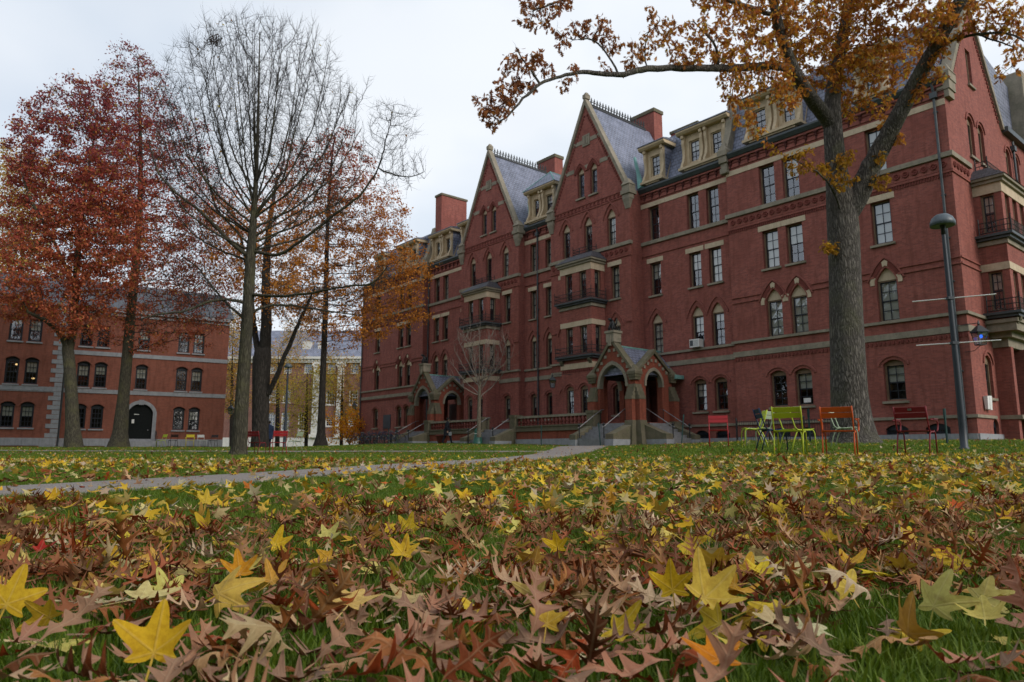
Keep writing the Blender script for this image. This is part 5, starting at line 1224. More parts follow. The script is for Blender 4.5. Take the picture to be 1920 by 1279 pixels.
# --- the big oak beside the lawn chairs
Y = 20.
oak_limbs = [
 limb([(1603, 842), (1601, 822), (1597, 790), (1592, 740), (1589, 660), (1586, 580), (1584, 500), (1581, 430), (1577, 380), (1568, 320), (1562, 250), (1560, 190), (1570, 120), (1584, 50), (1596, -30), (1600, -120)], Y, [0, 0, 0, 0, 0, 0, 0, 0, 0, 0, 0, 0, .3, .6, 1, 1.4], [116, 84, 72, 65, 61, 59, 57, 58, 54, 40, 35, 31, 27, 23, 18, 10]),
 limb([(1590, 402), (1615, 352), (1636, 308), (1660, 262), (1685, 215), (1712, 165), (1745, 105), (1780, 40), (1815, -30), (1850, -110)], Y, [0, -.1, -.3, -.6, -1, -1.3, -1.8, -2.3, -2.8, -3.3], [44, 42, 38, 34, 30, 28, 26, 24, 20, 12]),
 limb([(1560, 235), (1542, 212), (1515, 178), (1490, 135), (1470, 85), (1455, 30), (1440, -40)], Y, [0, -.2, -.6, -1, -1.3, -1.6, -2], [30, 28, 26, 24, 21, 18, 10]),
 limb([(1488, 130), (1440, 122), (1390, 128), (1345, 128), (1260, 128), (1210, 129), (1166, 141), (1132, 139), (1094, 134), (1048, 144), (1013, 156), (985, 181), (954, 216), (930, 235)], Y, [-1, -1.4, -1.8, -2.2, -2.8, -3.2, -3.6, -3.8, -4.0, -4.3, -4.6, -4.8, -5.0, -5.1], [16, 15, 14, 13, 11, 11, 9, 8, 7, 5, 5, 4, 3, 2]),
 limb([(1345, 128), (1348, 90), (1330, 70), (1300, 40)], Y, [-2.2, -2.4, -2.6, -2.8], [6, 5, 4, 2]), limb([(1210, 128), (1208, 90), (1215, 60)], Y, [-3.2, -3.3, -3.4], [3, 3, 2]),
 limb([(1160, 140), (1140, 100), (1110, 70), (1075, 75)], Y, [-3.6, -3.8, -4, -4.1], [4, 3, 3, 2]), limb([(1013, 156), (985, 120), (970, 95)], Y, [-4.6, -4.7, -4.8], [4, 3, 2]),
 limb([(1750, 98), (1790, 72), (1840, 62), (1890, 60), (1925, 80)], Y, [-1.9, -2.2, -2.6, -3, -3.2], [8, 6, 5, 4, 3]), limb([(1830, 62), (1870, 78), (1905, 90)], Y, [-2.5, -2.6, -2.8], [4, 3, 2]),
 limb([(1455, 30), (1300, -20), (1150, -30), (1040, 5), (1000, 20)], Y, [-1.6, -2.4, -3.2, -3.8, -4], [9, 8, 6, 4, 3]),
 limb([(1585, 420), (1560, 350), (1530, 320), (1500, 305)], Y, [0, -.8, -1.2, -1.5], [5, 4, 3, 2]),
]
g = np.random.default_rng(60)
oak_d = [(922, 215, 32, 60, -5), (905, 190, 24, 34, -5), (950, 175, 36, 70, -4.9), (970, 130, 38, 80, -4.7), (1010, 110, 26, 40, -4.6), (1005, 150, 26, 40, -4.6), (1065, 150, 24, 40, -4.2), (1075, 130, 18, 24, -4.2), (1000, 25, 40, 90, -4), (1030, 45, 24, 34, -4), (1060, 5, 24, 30, -4), (1058, 78, 18, 26, -4.1), (1085, 50, 26, 50, -4), (1125, 45, 28, 60, -3.9), (1120, 80, 16, 20, -3.9), (1160, 75, 24, 44, -3.7), (1135, 120, 18, 22, -3.8), (1185, 115, 26, 50, -3.4), (1215, 85, 28, 60, -3.3), (1225, 30, 24, 40, -3.3), (1255, 55, 28, 60, -3.1), (1290, 100, 36, 90, -2.8), (1310, 60, 36, 100, -2.7), (1345, 25, 40, 110, -2.6), (1350, 100, 40, 110, -2.3), (1390, 60, 50, 160, -2.1), (1380, 165, 42, 130, -2), (1400, 215, 34, 90, -1.8), (1440, 130, 55, 190, -1.6), (1450, 40, 60, 200, -1.6), (1420, 250, 20, 30, -1.7), (1510, 60, 60, 200, -1), (1520, 130, 50, 150, .6), (1470, 190, 30, 60, -1.3), (1570, 30, 60, 200, 0), (1590, 110, 55, 180, -.6), (1640, 60, 65, 230, -.4), (1640, 140, 55, 190, .4), (1600, 190, 40, 110, 1), (1690, 30, 55, 180, -1), (1690, 110, 50, 160, .5), (1660, 210, 32, 60, 1), (1750, 40, 45, 130, -2.6), (1760, 110, 22, 36, -2.2), (1770, 140, 16, 18, -2.2), (1800, 60, 30, 50, -2.4), (1860, 30, 45, 100, -2.8), (1900, 30, 40, 90, -3), (1905, 100, 30, 46, -3), (1880, 130, 14, 14, -3), (1905, 135, 14, 14, -3), (1500, 300, 30, 70, -1.5), (1475, 305, 20, 30, -1.6), (1545, 310, 18, 26, -1), (1595, 290, 16, 24, -1), (1600, 330, 12, 14, -1), (1660, 340, 18, 22, -.8), (1690, 260, 12, 12, -.8), (1725, 170, 18, 26, -1.6), (1545, 455, 12, 14, -.6), (1715, 185, 10, 10, -1.5), (1655, 300, 14, 12, -1), (1500, -60, 120, 260, -1), (1650, -60, 120, 260, -1), (1800, -60, 110, 220, -2), (1350, -50, 90, 160, -2.5)]
att = discs(oak_d, Y, g, .9)
rt, b0, pos, par, r, kids, g = tree('russet_oak', 'big oak with furrowed grey trunk and russet leaves beside the bright lawn chairs', 'tree', oak_limbs, att, .17, 1.3, .24, 110, M['bark_oak'], M['twig_dark'], .006, (0, 0, 0), 60, (1500, .1, .3, 0, .004), 'yard trees', .03, 2.5)
i = np.nonzero((kids <= 1) & (r < .016))[0]
n = 24500; src = pos[g.choice(i, n)]
P = src + g.normal(0, .055, (n, 3))
def oak_cols(P, g):
    x, y = px_of(P); n = len(P); c = pick([(.62, .28, .04), (.54, .21, .04), (.68, .37, .05), (.38, .14, .05), (.64, .45, .06)], [4, 4, 2, 2.5, 1.0], n, g, .3)
    w = np.clip((1330 - x) / 200, 0, 1)[:, None]; c = c * (1 - w) + w * pick([(.36, .145, .055), (.26, .10, .05), (.48, .20, .05)], [3, 3, 2], n, g, .3)
    low = (y > 270); c[low] = pick([(.42, .24, .02), (.38, .18, .02)], [1, 1], int(low.sum()), g); return c
crown(rt, b0, P, g.uniform(.10, .175, n), oak_cols, g, OAK, 1.0)
# ------------------------------------------------------------------ metal lawn chairs
def chair_meshes():
    d = {}
    # x = sideways, +y = forward, seat top at .44
    d['seat_slat'] = MB().prism_a([(-.03, 0), (.03, 0), (.03, .012), (-.03, .012)], -.215, .215).mesh('seat_slat', None)
    d['leg_front'] = MB().tube([(0, .20, .0), (0, .19, .36), (0, .165, .425), (0, .10, .44)], .0125, 7).mesh('leg', None, True)
    d['leg_back'] = MB().tube([(0, -.30, .0), (0, -.23, .25), (0, -.16, .405), (0, -.08, .43)], .0125, 7).mesh('leg', None, True)
    d['stile'] = MB().tube([(0, -.06, .43), (0, -.15, .435), (0, -.20, .48), (0, -.27, .70), (0, -.315, .86)], .0125, 7).mesh('back_post', None, True)
    d['side_rail'] = MB().tube([(0, .13, .435), (0, 0, .425), (0, -.16, .43)], .0125, 7).mesh('seat_rail', None, True)
    b = MB(Matrix.Rotation(R(15), 4, 'X'))
    b.prism([(-.235, 0), (.235, 0), (.235, .088), (-.235, .088)], -.007, .007); d['back_slat'] = b.mesh('back_slat', None)
    d['arm'] = MB().tube([(0, -.245, .63), (0, -.05, .635), (0, .12, .63), (0, .185, .60), (0, .20, .55), (0, .17, .47), (0, .10, .44)], .0125, 7).mesh('armrest_tube', None, True)
    d['arm_pad'] = MB().box(-.028, .028, -.13, .14, .644, .656).mesh('armrest', None)
    return d
CM = chair_meshes(); CMC = {}
def cm(k, col):
    if (k, col) not in CMC:
        me = CM[k].copy(); me.materials.clear(); me.materials.append(M['chair_' + col]); CMC[(k, col)] = me
    return CMC[(k, col)]
def chair(px, py, Y, rz, col, label, arms=False, sc=1.0, group='metal lawn chairs', dz=0.0):
    p = at(px, py, Y); z = gz(p.x, Y); o = empty('lawn_armchair' if arms else 'lawn_chair', (p.x, Y, z + dz), rz); o.scale = (sc,) * 3; tag(o, label, 'chair', group)
    w = .235 if not arms else .25
    for sx in (-1, 1):
        for k in ('leg_front', 'leg_back'): put('leg', cm(k, col), o, (sx * w, 0, 0))
        put('back_post', cm('stile', col), o, (sx * w, 0, 0)); put('seat_rail', cm('side_rail', col), o, (sx * w, 0, 0))
        if arms: put('armrest_tube', cm('arm', col), o, (sx * (w + .045), 0, 0)); put('armrest', cm('arm_pad', col), o, (sx * (w + .045), 0, 0))
    for k in range(7): put('seat_slat', cm('seat_slat', col), o, (0, .165 - k * .062, .43 + .012 * ((k - 3) / 3) ** 2 + (.006 if k == 0 else 0)), sc=(1.06 if not arms else 1.13, .93, 1))
    for k in range(2): put('back_slat', cm('back_slat', col), o, (0, -.255 - .028 * k * 1.0 + .008, .665 + .098 * k), sc=(1.06 if not arms else 1.12, 1, 1))
    return o
def facing(px, Y, deg): return -math.atan2((px - CX) / F_PX, 1) + R(deg)     # 180 = seat towards the camera, 0 = back towards it
chair(1349, 850, 18.8, facing(1349, 18.8, 180), 'red', 'red metal lawn chair nearest to the porch steps, seat turned to the lawn')
chair(1412, 852, 16.4, facing(1412, 16.4, 100), 'lime', 'lime green lawn chair seen from the side next to the red one')
chair(1424, 852, 17.4, facing(1424, 17.4, 62), 'pale_green', 'pale green lawn chair half hidden behind the lime green one')
chair(1452, 855, 14.3, facing(1452, 14.3, -75), 'navy', 'navy blue lawn chair seen from the side behind the chartreuse chair')
chair(1484, 858, 12.6, facing(1484, 12.6, -8), 'chartreuse', 'chartreuse lawn chair with its back turned, in front of the navy chair')
chair(1500, 852, 13.8, facing(1500, 13.8, -60), 'lime', 'olive green lawn chair turned sideways between the navy chair and the orange armchair')
chair(1577, 858, 12.5, facing(1577, 12.5, -6), 'orange', 'orange lawn armchair with its back turned, in front of the big oak', True)
chair(1590, 855, 16.2, facing(1590, 16.2, -100), 'pale_green', 'pale mint lawn chair seen edge-on behind the orange armchair')
da = chair(1722, 856, 12.5, facing(1722, 12.5, -14), 'dark_red', 'dark red lawn armchair standing alone between the oak and the lamp post', True)
MB().box(-.03, .03, -.01, 0, 0, .035).build('name_plate', M['rail_steel'], da, False, (0, -.297, .79), 0, (R(15), 0, 0))
chair(481, 852, 26.5, facing(481, 26.5, -35), 'dark_red', 'dark red lawn chair partly behind the trunk of the bare tree')
chair(520, 853, 25.5, facing(520, 25.5, 15), 'red', 'bright red lawn chair to the side of the bare tree trunk')
chair(551, 848, 33, facing(551, 33, 60), 'pale_green', 'pale lawn chair standing farther back beyond the bright red one')
def hchair(a, b, deg, col, label, arms=False):
    p = q_world(a, b, 0); x, y = CX + F_PX * p.x / (p.y * CP), 0
    o = chair(960, 840, p.y, facing(300, 60, deg), col, label, arms); o.location = (p.x, p.y, gz(p.x, p.y) + .02); o.scale = (1.25,) * 3
hchair(5.6, 3.0, 120, 'lime', 'lime chair at the foot of the quoined hall door steps'); hchair(4.6, 2.6, 20, 'black', 'black chair between the lime and yellow chairs by the quoined hall')
hchair(3.3, 3.2, 175, 'yellow', 'yellow armchair on the grass in front of the quoined hall', True); hchair(2.2, 2.6, 200, 'white', 'white chair beside the yellow armchair at the quoined hall'); hchair(1.3, 2.6, 150, 'black', 'black chair nearest to the corner of the quoined hall')

# ------------------------------------------------------------------ lamp posts
def lamp(px, py, Y, H, r, label, rods=True, rdir=Vector((1, 0, 0)), lean=0.0):
    p = at(px, py, Y); o = empty('lamp_post', (p.x, Y, gz(p.x, Y))); tag(o, label, 'lamp post', 'dome-topped lamp posts'); o.rotation_euler = (0, lean, 0)
    MB().lathe([(r * 1.5, -.1), (r * 1.5, .03), (r * 1.05, .06), (r, .5), (r * .78, H * .5), (r * .55, H - .25), (r * .5, H - .12)], 16).build('pole', M['lamp_metal'], o, True)
    MB().lathe([(.045, H - .24), (.045, H - .1), (.06, H - .03), (.08, H)], 12).build('neck', M['iron'], o, True)
    MB().lathe([(.02, H - .015), (.22, H - .05), (.255, H - .04), (.25, H + .05), (.21, H + .14), (.13, H + .21), (.02, H + .24)], 24).build('dome', M['lamp_dome'], o, True)
    for z in (H * .46, H * .66) if rods else ():
        m = MB(); m.tube([rdir * -.72 + Vector((0, 0, z)), rdir * .85 + Vector((0, 0, z))], 0.013, 6); m.build('banner_arm', M['white_paint'], o); MB().box(-r * .95, r * .95, -r * .95, r * .95, z - .03, z + .03).build('arm_clamp', M['lamp_metal'], o)
    if rods: MB().tube([(r + .05, .05, -.05), (r + .03, .05, .3), (r * .5, .0, .34)], .012, 5).build('cable', M['rail_steel'], o)
    return o
m_plain('lamp_metal', (.022, .03, .04), .45, .5, .15, 4); m_plain('lamp_dome', (.075, .095, .11), .42, .5, .15, 4)
lamp(1808, 839, 15.2, 4.95, .070, 'tall grey lamp post with a dome and two banner arms beside the brick hall', True, Vector((.86, -.5, 0)))
lamp(533, 838, 46, 5.2, .10, 'black lamp post with a dome behind the red lawn chairs', False)

# ------------------------------------------------------------------ slim green posts along the lawn edge
def lawn_post(px, py, Y, h, label, lean=(0, 0)):
    p = at(px, py, Y); o = MB().tube([(0, 0, -.1), (0, 0, h)], .03, 6).box(-.035, .035, -.012, .012, h - .25, h).build('lawn_post', M['post_green'], None, False, (p.x, Y, gz(p.x, Y)), 0, (R(lean[0]), R(lean[1]), 0)); tag(o, label, 'post', 'slim green lawn posts')
lawn_post(1776, 828, 19, .95, 'slim green post in the grass beside the lamp post'); lawn_post(1519, 826, 21, 1.0, 'slim green post in front of the iron fence'); lawn_post(1278, 834, 36, 1.5, 'slim green post leaning beside the porch side stair', (0, 6)); lawn_post(1126, 834, 40, 1.3, 'slim green post at the foot of the porch front stair', (0, -4)); lawn_post(1015, 834, 42, 1.2, 'slim green post in front of the terrace balustrade'); lawn_post(728, 834, 56, 1.2, 'slim green post among the parked bicycles'); lawn_post(744, 834, 55, 1.2, 'slim green post at the end of the bicycle row')

# ------------------------------------------------------------------ bicycles at the far end of the hall
def bicycle_proto():
    o = empty('bicycle'); 
    def wheel(x):
        w = MB(); n = 20; ring = [(x + .33 * math.cos(k * 2 * math.pi / n), 0, .34 + .33 * math.sin(k * 2 * math.pi / n)) for k in range(n + 1)]
        t = w.tube(ring, .022, 5, False).build('wheel', M['iron'], o)
        s = MB()
        for k in range(8): a = k * math.pi / 4; s.tube([(x, 0, .34), (x + .31 * math.cos(a), 0, .34 + .31 * math.sin(a))], .004, 3)
        s.build('spokes', M['rail_steel'], t)
    wheel(-.52); wheel(.52)
    f = MB()
    for a, b in (((-.52, 0, .34), (-.08, 0, .32)), ((-.08, 0, .32), (-.22, 0, .86)), ((-.52, 0, .34), (-.2, 0, .78)), ((-.2, 0, .78), (.36, 0, .82)), ((-.08, 0, .32), (.38, 0, .74)), ((.34, 0, .92), (.40, 0, .68)), ((.40, 0, .68), (.52, 0, .34))): f.tube([a, b], .018, 5)
    f.build('frame', M['chair_navy'], o)
    MB().taper(-.24, 0, .86, .92, .26, .14, .22, .1).build('saddle', M['iron'], o)
    MB().tube([(.42, -.27, .98), (.34, -.15, 1.0), (.33, 0, .98), (.34, .15, 1.0), (.42, .27, .98)], .014, 5).build('handlebar', M['iron'], o)
    MB().tube([(-.08, -.09, .32), (-.08, .09, .32)], .03, 6).build('crank', M['rail_steel'], o); return o
bike = bicycle_proto(); bl_ = ['leaned against the orange bush', 'second in the row from the orange bush', 'third in the row from the orange bush', 'fourth in the row from the orange bush', 'fifth in the row from the orange bush', 'sixth in the row from the orange bush', 'last in the row, nearest the porch stair']
for k, px in enumerate((672, 684, 696, 706, 716, 727, 738)):
    o = bike if k == 0 else copy_tree(bike); p = at(px, 834, 61 - k * .8); o.location = (p.x, p.y, gz(p.x, p.y)); o.rotation_euler = (R(random.uniform(-6, 6)), 0, R(random.choice([20, 35, 200, 215]) + random.uniform(-20, 20))); o.scale = (1.12,) * 3
    tag(o, 'parked bicycle, ' + bl_[k], 'bicycle', 'bicycles parked by the hall')
rk = empty('bicycle_rack', (at(705, 834, 59).x, 59, gz(at(705, 834, 59).x, 59))); tag(rk, 'low black metal rack holding the parked bicycles', 'bicycle rack')
for k in range(6): MB().tube([(-1.6 + k * .62, .2 - k * .4, -.05), (-1.6 + k * .62, .2 - k * .4, .75), (-1.3 + k * .62, .2 - k * .4, .85), (-1.0 + k * .62, .2 - k * .4, .75), (-1.0 + k * .62, .2 - k * .4, -.05)], .025, 5).build('hoop', M['iron'], rk)

# ------------------------------------------------------------------ people (far away, dark clothes)
m_plain('coat_dark', (.018, .019, .024), .9, .1, .3, 8); m_plain('trousers_dark', (.03, .036, .055), .9, .1, .3, 8); m_plain('skin', (.42, .26, .19), .6, .3, .1); m_plain('hair_dark', (.02, .015, .012), .7, .2); m_plain('bag_grey', (.20, .21, .22), .8, .2); m_plain('coat_navy', (.02, .03, .06), .9, .1)
def person(px, py, Y, rz, label, coat, stride=.28, bag=False):
    p = at(px, py, Y); J = [(0, 0, .95), (0, .01, 1.15), (0, 0, 1.38), (0, .02, 1.50), (0, .04, 1.58)]; Rr = [.21, .20, .235, .085, .07]; E = [(0, 1), (1, 2), (2, 3), (3, 4)]
    def limbj(base, pts, rs):
        prev = base
        for q, rr in zip(pts, rs): J.append(q); Rr.append(rr); E.append((prev, len(J) - 1)); prev = len(J) - 1
    for sx in (-1, 1):
        f = sx * stride
        limbj(0, [(sx * .09, f * .12, .86), (sx * .1, f * .55 + .04, .50), (sx * .1, f, .10), (sx * .1, f + .04, .045), (sx * .11, f + .17, .04)], [.125, .09, .07, .055, .045])
        limbj(2, [(sx * .2, 0, 1.37), (sx * .25, -f * .35, 1.10), (sx * .24, -f * .55 + .12, .87)], [.105, .085, .06])
    me = bpy.data.meshes.new('body'); me.from_pydata(J, E, []); o = put('person', me, None, (p.x, Y, gz(p.x, Y)), rz); tag(o, label, 'person', 'people crossing the yard')
    md = o.modifiers.new('Skin', 'SKIN'); me.materials.append(coat); sv = me.skin_vertices[0].data
    for k, rr in enumerate(Rr): sv[k].radius = (rr, rr * .85 if k < 3 else rr)
    sv[0].use_root = True; sd = o.modifiers.new('Subdivision', 'SUBSURF'); sd.levels = 1; sd.render_levels = 2
    MB().lathe([(.03, 1.55), (.07, 1.58), (.085, 1.66), (.08, 1.73), (.04, 1.77)], 12, 0, .05).build('head', M['skin'], o, True)
    MB().lathe([(.07, 1.60), (.098, 1.66), (.095, 1.74), (.06, 1.795), (.01, 1.805)], 12, 0, .032).build('hair', M['hair_dark'], o, True)
    for sx in (-1, 1):
        f = sx * stride; h = MB(); q = Vector((sx * .24, -f * .55 + .13, .84)); h.taper(q.x, q.y, q.z - .08, q.z + .02, .035, .07, .045, .06)
        for k in range(4): h.tube([q + Vector((0, -.03 + k * .02, -.07)), q + Vector((-sx * .008, -.03 + k * .021, -.12)), q + Vector((-sx * .02, -.028 + k * .02, -.15 - .01 * (k in (1, 2)))) ], .009, 5)
        h.tube([q + Vector((0, .035, -.02)), q + Vector((-sx * .01, .06, -.06)), q + Vector((-sx * .015, .06, -.09))], .01, 5); h.build('hand', M['skin'], o)
    MB().prism_a([(-.2, .55), (.2, .55), (.19, 1.05), (-.18, 1.05)], -.24, .24).build('coat_skirt', coat, o)
    return o
walker = person(838, 832, 50, R(-70), 'person in a long dark coat walking in front of the terrace balustrade', M['coat_dark'], .3)
tb = at(844, 818, 49.8); bg_ = empty('tote_bag', (tb.x, 49.8, gz(tb.x, 49.8) + .45)); tag(bg_, 'small grey bag held by the person walking past the terrace', 'bag'); MB().taper(0, 0, .1, .34, .2, .08, .22, .06).build('body', M['bag_grey'], bg_); MB().tube([(-.1, 0, .33), (-.08, 0, .5), (.08, 0, .5), (.1, 0, .33)], .01, 5).build('strap', M['iron'], bg_)
person(503, 836, 48, R(25), 'person in a navy jacket beyond the dark forked trunk', M['coat_navy'], .1)
# terracotta planter and a shrub wrapped in green sheeting near the terrace stair
p = at(829, 834, 51); pt = empty('planter', (p.x, p.y, gz(p.x, p.y))); tag(pt, 'terracotta planter on the ground in front of the terrace', 'planter')
MB().lathe([(.26, 0), (.34, .1), (.42, .5), (.47, .52), (.47, .62), (.40, .62), (.38, .5)], 16).build('pot', M['terracotta'], pt, True); MB().lathe([(.39, .48), (.2, .54), (.02, .55)], 12).build('soil', M['bark_dark'], pt)
m_plain('sheet_green', (.025, .12, .085), .35, .5, .35, 3); p = at(896, 834, 49); wr = empty('wrapped_plant', (p.x, p.y, gz(p.x, p.y))); tag(wr, 'plant wrapped in green plastic sheeting at the foot of the terrace', 'covered plant')
g = np.random.default_rng(70); m = MB(); prof = [(.36, 0), (.3, .12), (.28, .4), (.2, .7), (.21, .9), (.14, 1.05), (.04, 1.1)]; n = 18; rings = []
for r0, z in prof: rings.append([m.v((r0 + g.normal(0, .04)) * math.cos(k * 2 * math.pi / n), (r0 + g.normal(0, .04)) * math.sin(k * 2 * math.pi / n), z + g.normal(0, .02)) for k in range(n)])
for i in range(len(prof) - 1):
    for k in range(n): m.f(rings[i][k], rings[i][(k + 1) % n], rings[i + 1][(k + 1) % n], rings[i + 1][k])
m.f(*rings[-1]); m.build('sheeting', M['sheet_green'], wr, True); MB().tube([(.23 * math.cos(a), .23 * math.sin(a), .68) for a in np.linspace(0, 6.28, 16)], .025, 5).build('tie_cord', M['white_paint'], wr)
# yard trees that stand beyond the picture's edge and show in the window panes
g = np.random.default_rng(80); P = []; 
for k in range(56):
    a = R(-62 - k * 3.1); d = 46 + 10 * math.sin(k * 2.3); c = np.array([math.sin(a) * d, math.cos(a) * d, 9.5 + 3.0 * math.sin(k * 1.7)]); q = g.normal(0, 1, (1100, 3)) * np.array([3.2, 3.2, 4.6]); P.append(c + q)
P = np.concatenate(P); P = P[P[:, 2] > 1.0]; col = pick([(.12, .05, .03), (.10, .08, .03), (.06, .06, .025)], [2, 2, 2], len(P), g)
V, T, c = cloud(P, g.uniform(1.3, 2.4, len(P)), col, *KITE, g); o = put('yard_woodland', np_mesh('yard_woodland', V, T, M['leaf_tree'], c)); tag(o, 'mass of autumn trees across the yard, reflected in the window panes', 'trees', kind='stuff')
# ------------------------------------------------------------------ fallen leaves and grass
def star_leaf(g, fine=True):
    """five-pointed leaf, stalk joint at the origin, tip along +x, about one unit from joint to tip"""
    pts = [(180, .06), (-150, .2)]
    def lobe(th, L, sp=15): return [(th - sp, .66 * L), (th - 3, .97 * L), (th + 3, .97 * L), (th + sp, .66 * L)]
    lob = ((-112, .55), (-54, .92), (0, 1.05), (54, .92), (112, .55)); sn = (.36, .43, .43, .36)
    for k, (th, L) in enumerate(lob):
        L *= g.uniform(.88, 1.1); th += g.uniform(-5, 5); pts += lobe(th, L) if fine else [(th, L)]
        if k < 4: pts.append(((lob[k][0] + lob[k + 1][0]) / 2, sn[k] * g.uniform(.9, 1.1)))
    pts.append((150, .2)); n = len(pts)
    O = np.array([(r * math.cos(R(t)), r * math.sin(R(t)), 0) for t, r in pts]); V = [np.zeros((1, 3))]; T = []
    if fine:
        V += [O * .5, O]
        for k in range(n):
            j = (k + 1) % n; T += [(0, 1 + k, 1 + j), (1 + k, 1 + n + k, 1 + n + j), (1 + k, 1 + n + j, 1 + j)]
    else:
        V += [O]; T = [(0, 1 + k, 1 + (k + 1) % n) for k in range(n)]
    V = np.concatenate(V); r = np.hypot(V[:, 0], V[:, 1]); th = np.arctan2(V[:, 1], V[:, 0])
    V[:, 2] = g.uniform(-.25, .45) * r ** 2 + g.uniform(.08, .32) * r ** 2 * np.cos(2 * th + g.uniform(0, 6)) + .05 * r * np.cos(5 * th) + g.uniform(-.18, .18) * V[:, 0] * V[:, 1] + g.uniform(0, .3) * np.abs(V[:, 1])
    b = len(V); L = g.uniform(.6, 1.1); s = .022; dz = g.uniform(-.1, .25)
    st = np.array([(.02, s, .01), (.02, -s, .01), (-L * .5, -s, dz * .3), (-L * .5, s, dz * .3), (-L, s * .8, dz), (-L, -s * .8, dz)])
    return np.concatenate([V, st]), np.array(T + [(b, b + 1, b + 2), (b, b + 2, b + 3), (b + 3, b + 2, b + 5), (b + 3, b + 5, b + 4)])
def oak_leaf(g, fine=True):
    """deeply cut pointed-lobed leaf, one unit long along +x"""
    xs = [(.0, .010), (.12, .016), (.17, .05), (.19, .17), (.24, .035), (.31, .022), (.37, .07), (.41, .34), (.46, .05), (.53, .022), (.58, .065), (.62, .31), (.67, .045), (.74, .022), (.79, .055), (.82, .19), (.87, .035), (.93, .025), (1.03, 0)] if fine else [(.0, .02), (.2, .16), (.28, .05), (.46, .30), (.56, .06), (.8, .2), (1., 0)]
    n = len(xs); mid = np.array([(x, 0, 0) for x, _ in xs]); V = [mid]; T = []; fwd = .11
    for sg in (1, -1):
        w = np.array([q[1] for q in xs]); x = np.array([q[0] for q in xs]); tip = w > (.12 if fine else .12)
        wj = w * g.uniform(.75, 1.2, n); xo = x + np.where(tip, fwd * g.uniform(.6, 1.3, n), 0)
        o = np.stack([xo, sg * wj, 0 * x], 1); h = (o + mid) / 2; base = sum(len(v) for v in V)
        if fine:
            V += [h, o]
            for k in range(n - 1):
                a, b, c, d, e, f = k, k + 1, base + k, base + k + 1, base + n + k, base + n + k + 1
                T += [(a, c, d), (a, d, b), (c, e, f), (c, f, d)] if sg > 0 else [(a, d, c), (a, b, d), (c, f, e), (c, d, f)]
        else:
            V += [o]
            for k in range(n - 1):
                a, b, c, d = k, k + 1, base + k, base + k + 1; T += [(a, c, d), (a, d, b)] if sg > 0 else [(a, d, c), (a, b, d)]
    V = np.concatenate(V); x, y = V[:, 0].copy(), V[:, 1].copy(); ay = np.abs(y)
    V[:, 2] = g.uniform(-.6, 1.1) * (x - .4) ** 2 + g.uniform(.1, 1.6) * ay ** 1.4 + g.uniform(-1.1, 1.1) * (x - .4) * y + .05 * np.sin(9 * x + g.uniform(0, 6)) + g.uniform(-.05, .05) * np.sin(14 * y)
    b = len(V); L = g.uniform(.15, .35); s = .010
    st = np.array([(.03, s, 0), (.03, -s, 0), (-L, -s, g.uniform(-.05, .1)), (-L, s, g.uniform(-.05, .1))])
    return np.concatenate([V, st]), np.array(T + [(b, b + 1, b + 2), (b, b + 2, b + 3)])
gv = np.random.default_rng(101)
STAR = [star_leaf(gv) for _ in range(12)]; OAKL = [oak_leaf(gv) for _ in range(18)]
STAR_LO = [star_leaf(gv, False) for _ in range(8)]; OAK_LO = [oak_leaf(gv, False) for _ in range(10)]
def soft(name, v, t, mat):
    """leaf mesh with rounded edges (one level of subdivision, points kept long)"""
    me = np_mesh(name + '_cage', v, t, mat, smooth=True); ob = bpy.data.objects.new('cage', me); COL.objects.link(ob); md = ob.modifiers.new('s', 'SUBSURF'); md.levels = 1
    dg = bpy.context.evaluated_depsgraph_get(); out = bpy.data.meshes.new_from_object(ob.evaluated_get(dg)); out.name = name; bpy.data.objects.remove(ob); return out
STAR_M = [soft('fallen_star_leaf', v * np.array([1.08, 1.08, 1]), t, M['leaf_star']) for v, t in STAR]; OAK_M = [soft('fallen_oak_leaf', v * np.array([1.05, 1.2, 1]), t, M['leaf_oak']) for v, t in OAKL]
YEL = [(.62, .40, .025), (.68, .47, .04), (.58, .34, .03), (.60, .50, .13), (.55, .27, .03), (.60, .49, .22)]
BRN = [(.29, .092, .026), (.20, .056, .018), (.36, .145, .045), (.13, .042, .018), (.44, .22, .085), (.56, .36, .19), (.31, .062, .016), (.48, .27, .12), (.64, .50, .30)]
def wedge(n, y0, y1, g, side=.80, p=2.0):
    y = (g.random(n) * (y1 ** p - y0 ** p) + y0 ** p) ** (1 / p); x = g.uniform(-1, 1, n) * (side * y + .12); return x, y
def on_path(x, y):
    d = np.full(len(x), 1e9); lim = np.zeros(len(x))
    for k in range(0, len(PATH), 2):
        q = np.hypot(x - PATH[k, 0], y - PATH[k, 1]); b = q < d; d[b] = q[b]; lim[b] = PATHW[k]
    return d < lim
def orient(n, g, flat=.45, steep=.35):
    """spin, tilt and heading of leaves: some lie flat, some stand up in the grass"""
    spin = g.uniform(0, 2 * math.pi, n); u = g.random(n)
    tilt = np.where(u < flat, g.normal(0, R(10), n), np.where(u < 1 - steep, g.uniform(R(10), R(40), n), g.uniform(R(40), R(75), n)))
    flip = g.random(n) < .28; tilt = np.where(flip, math.pi - tilt, tilt); head = g.uniform(0, 2 * math.pi, n); return spin, tilt, head
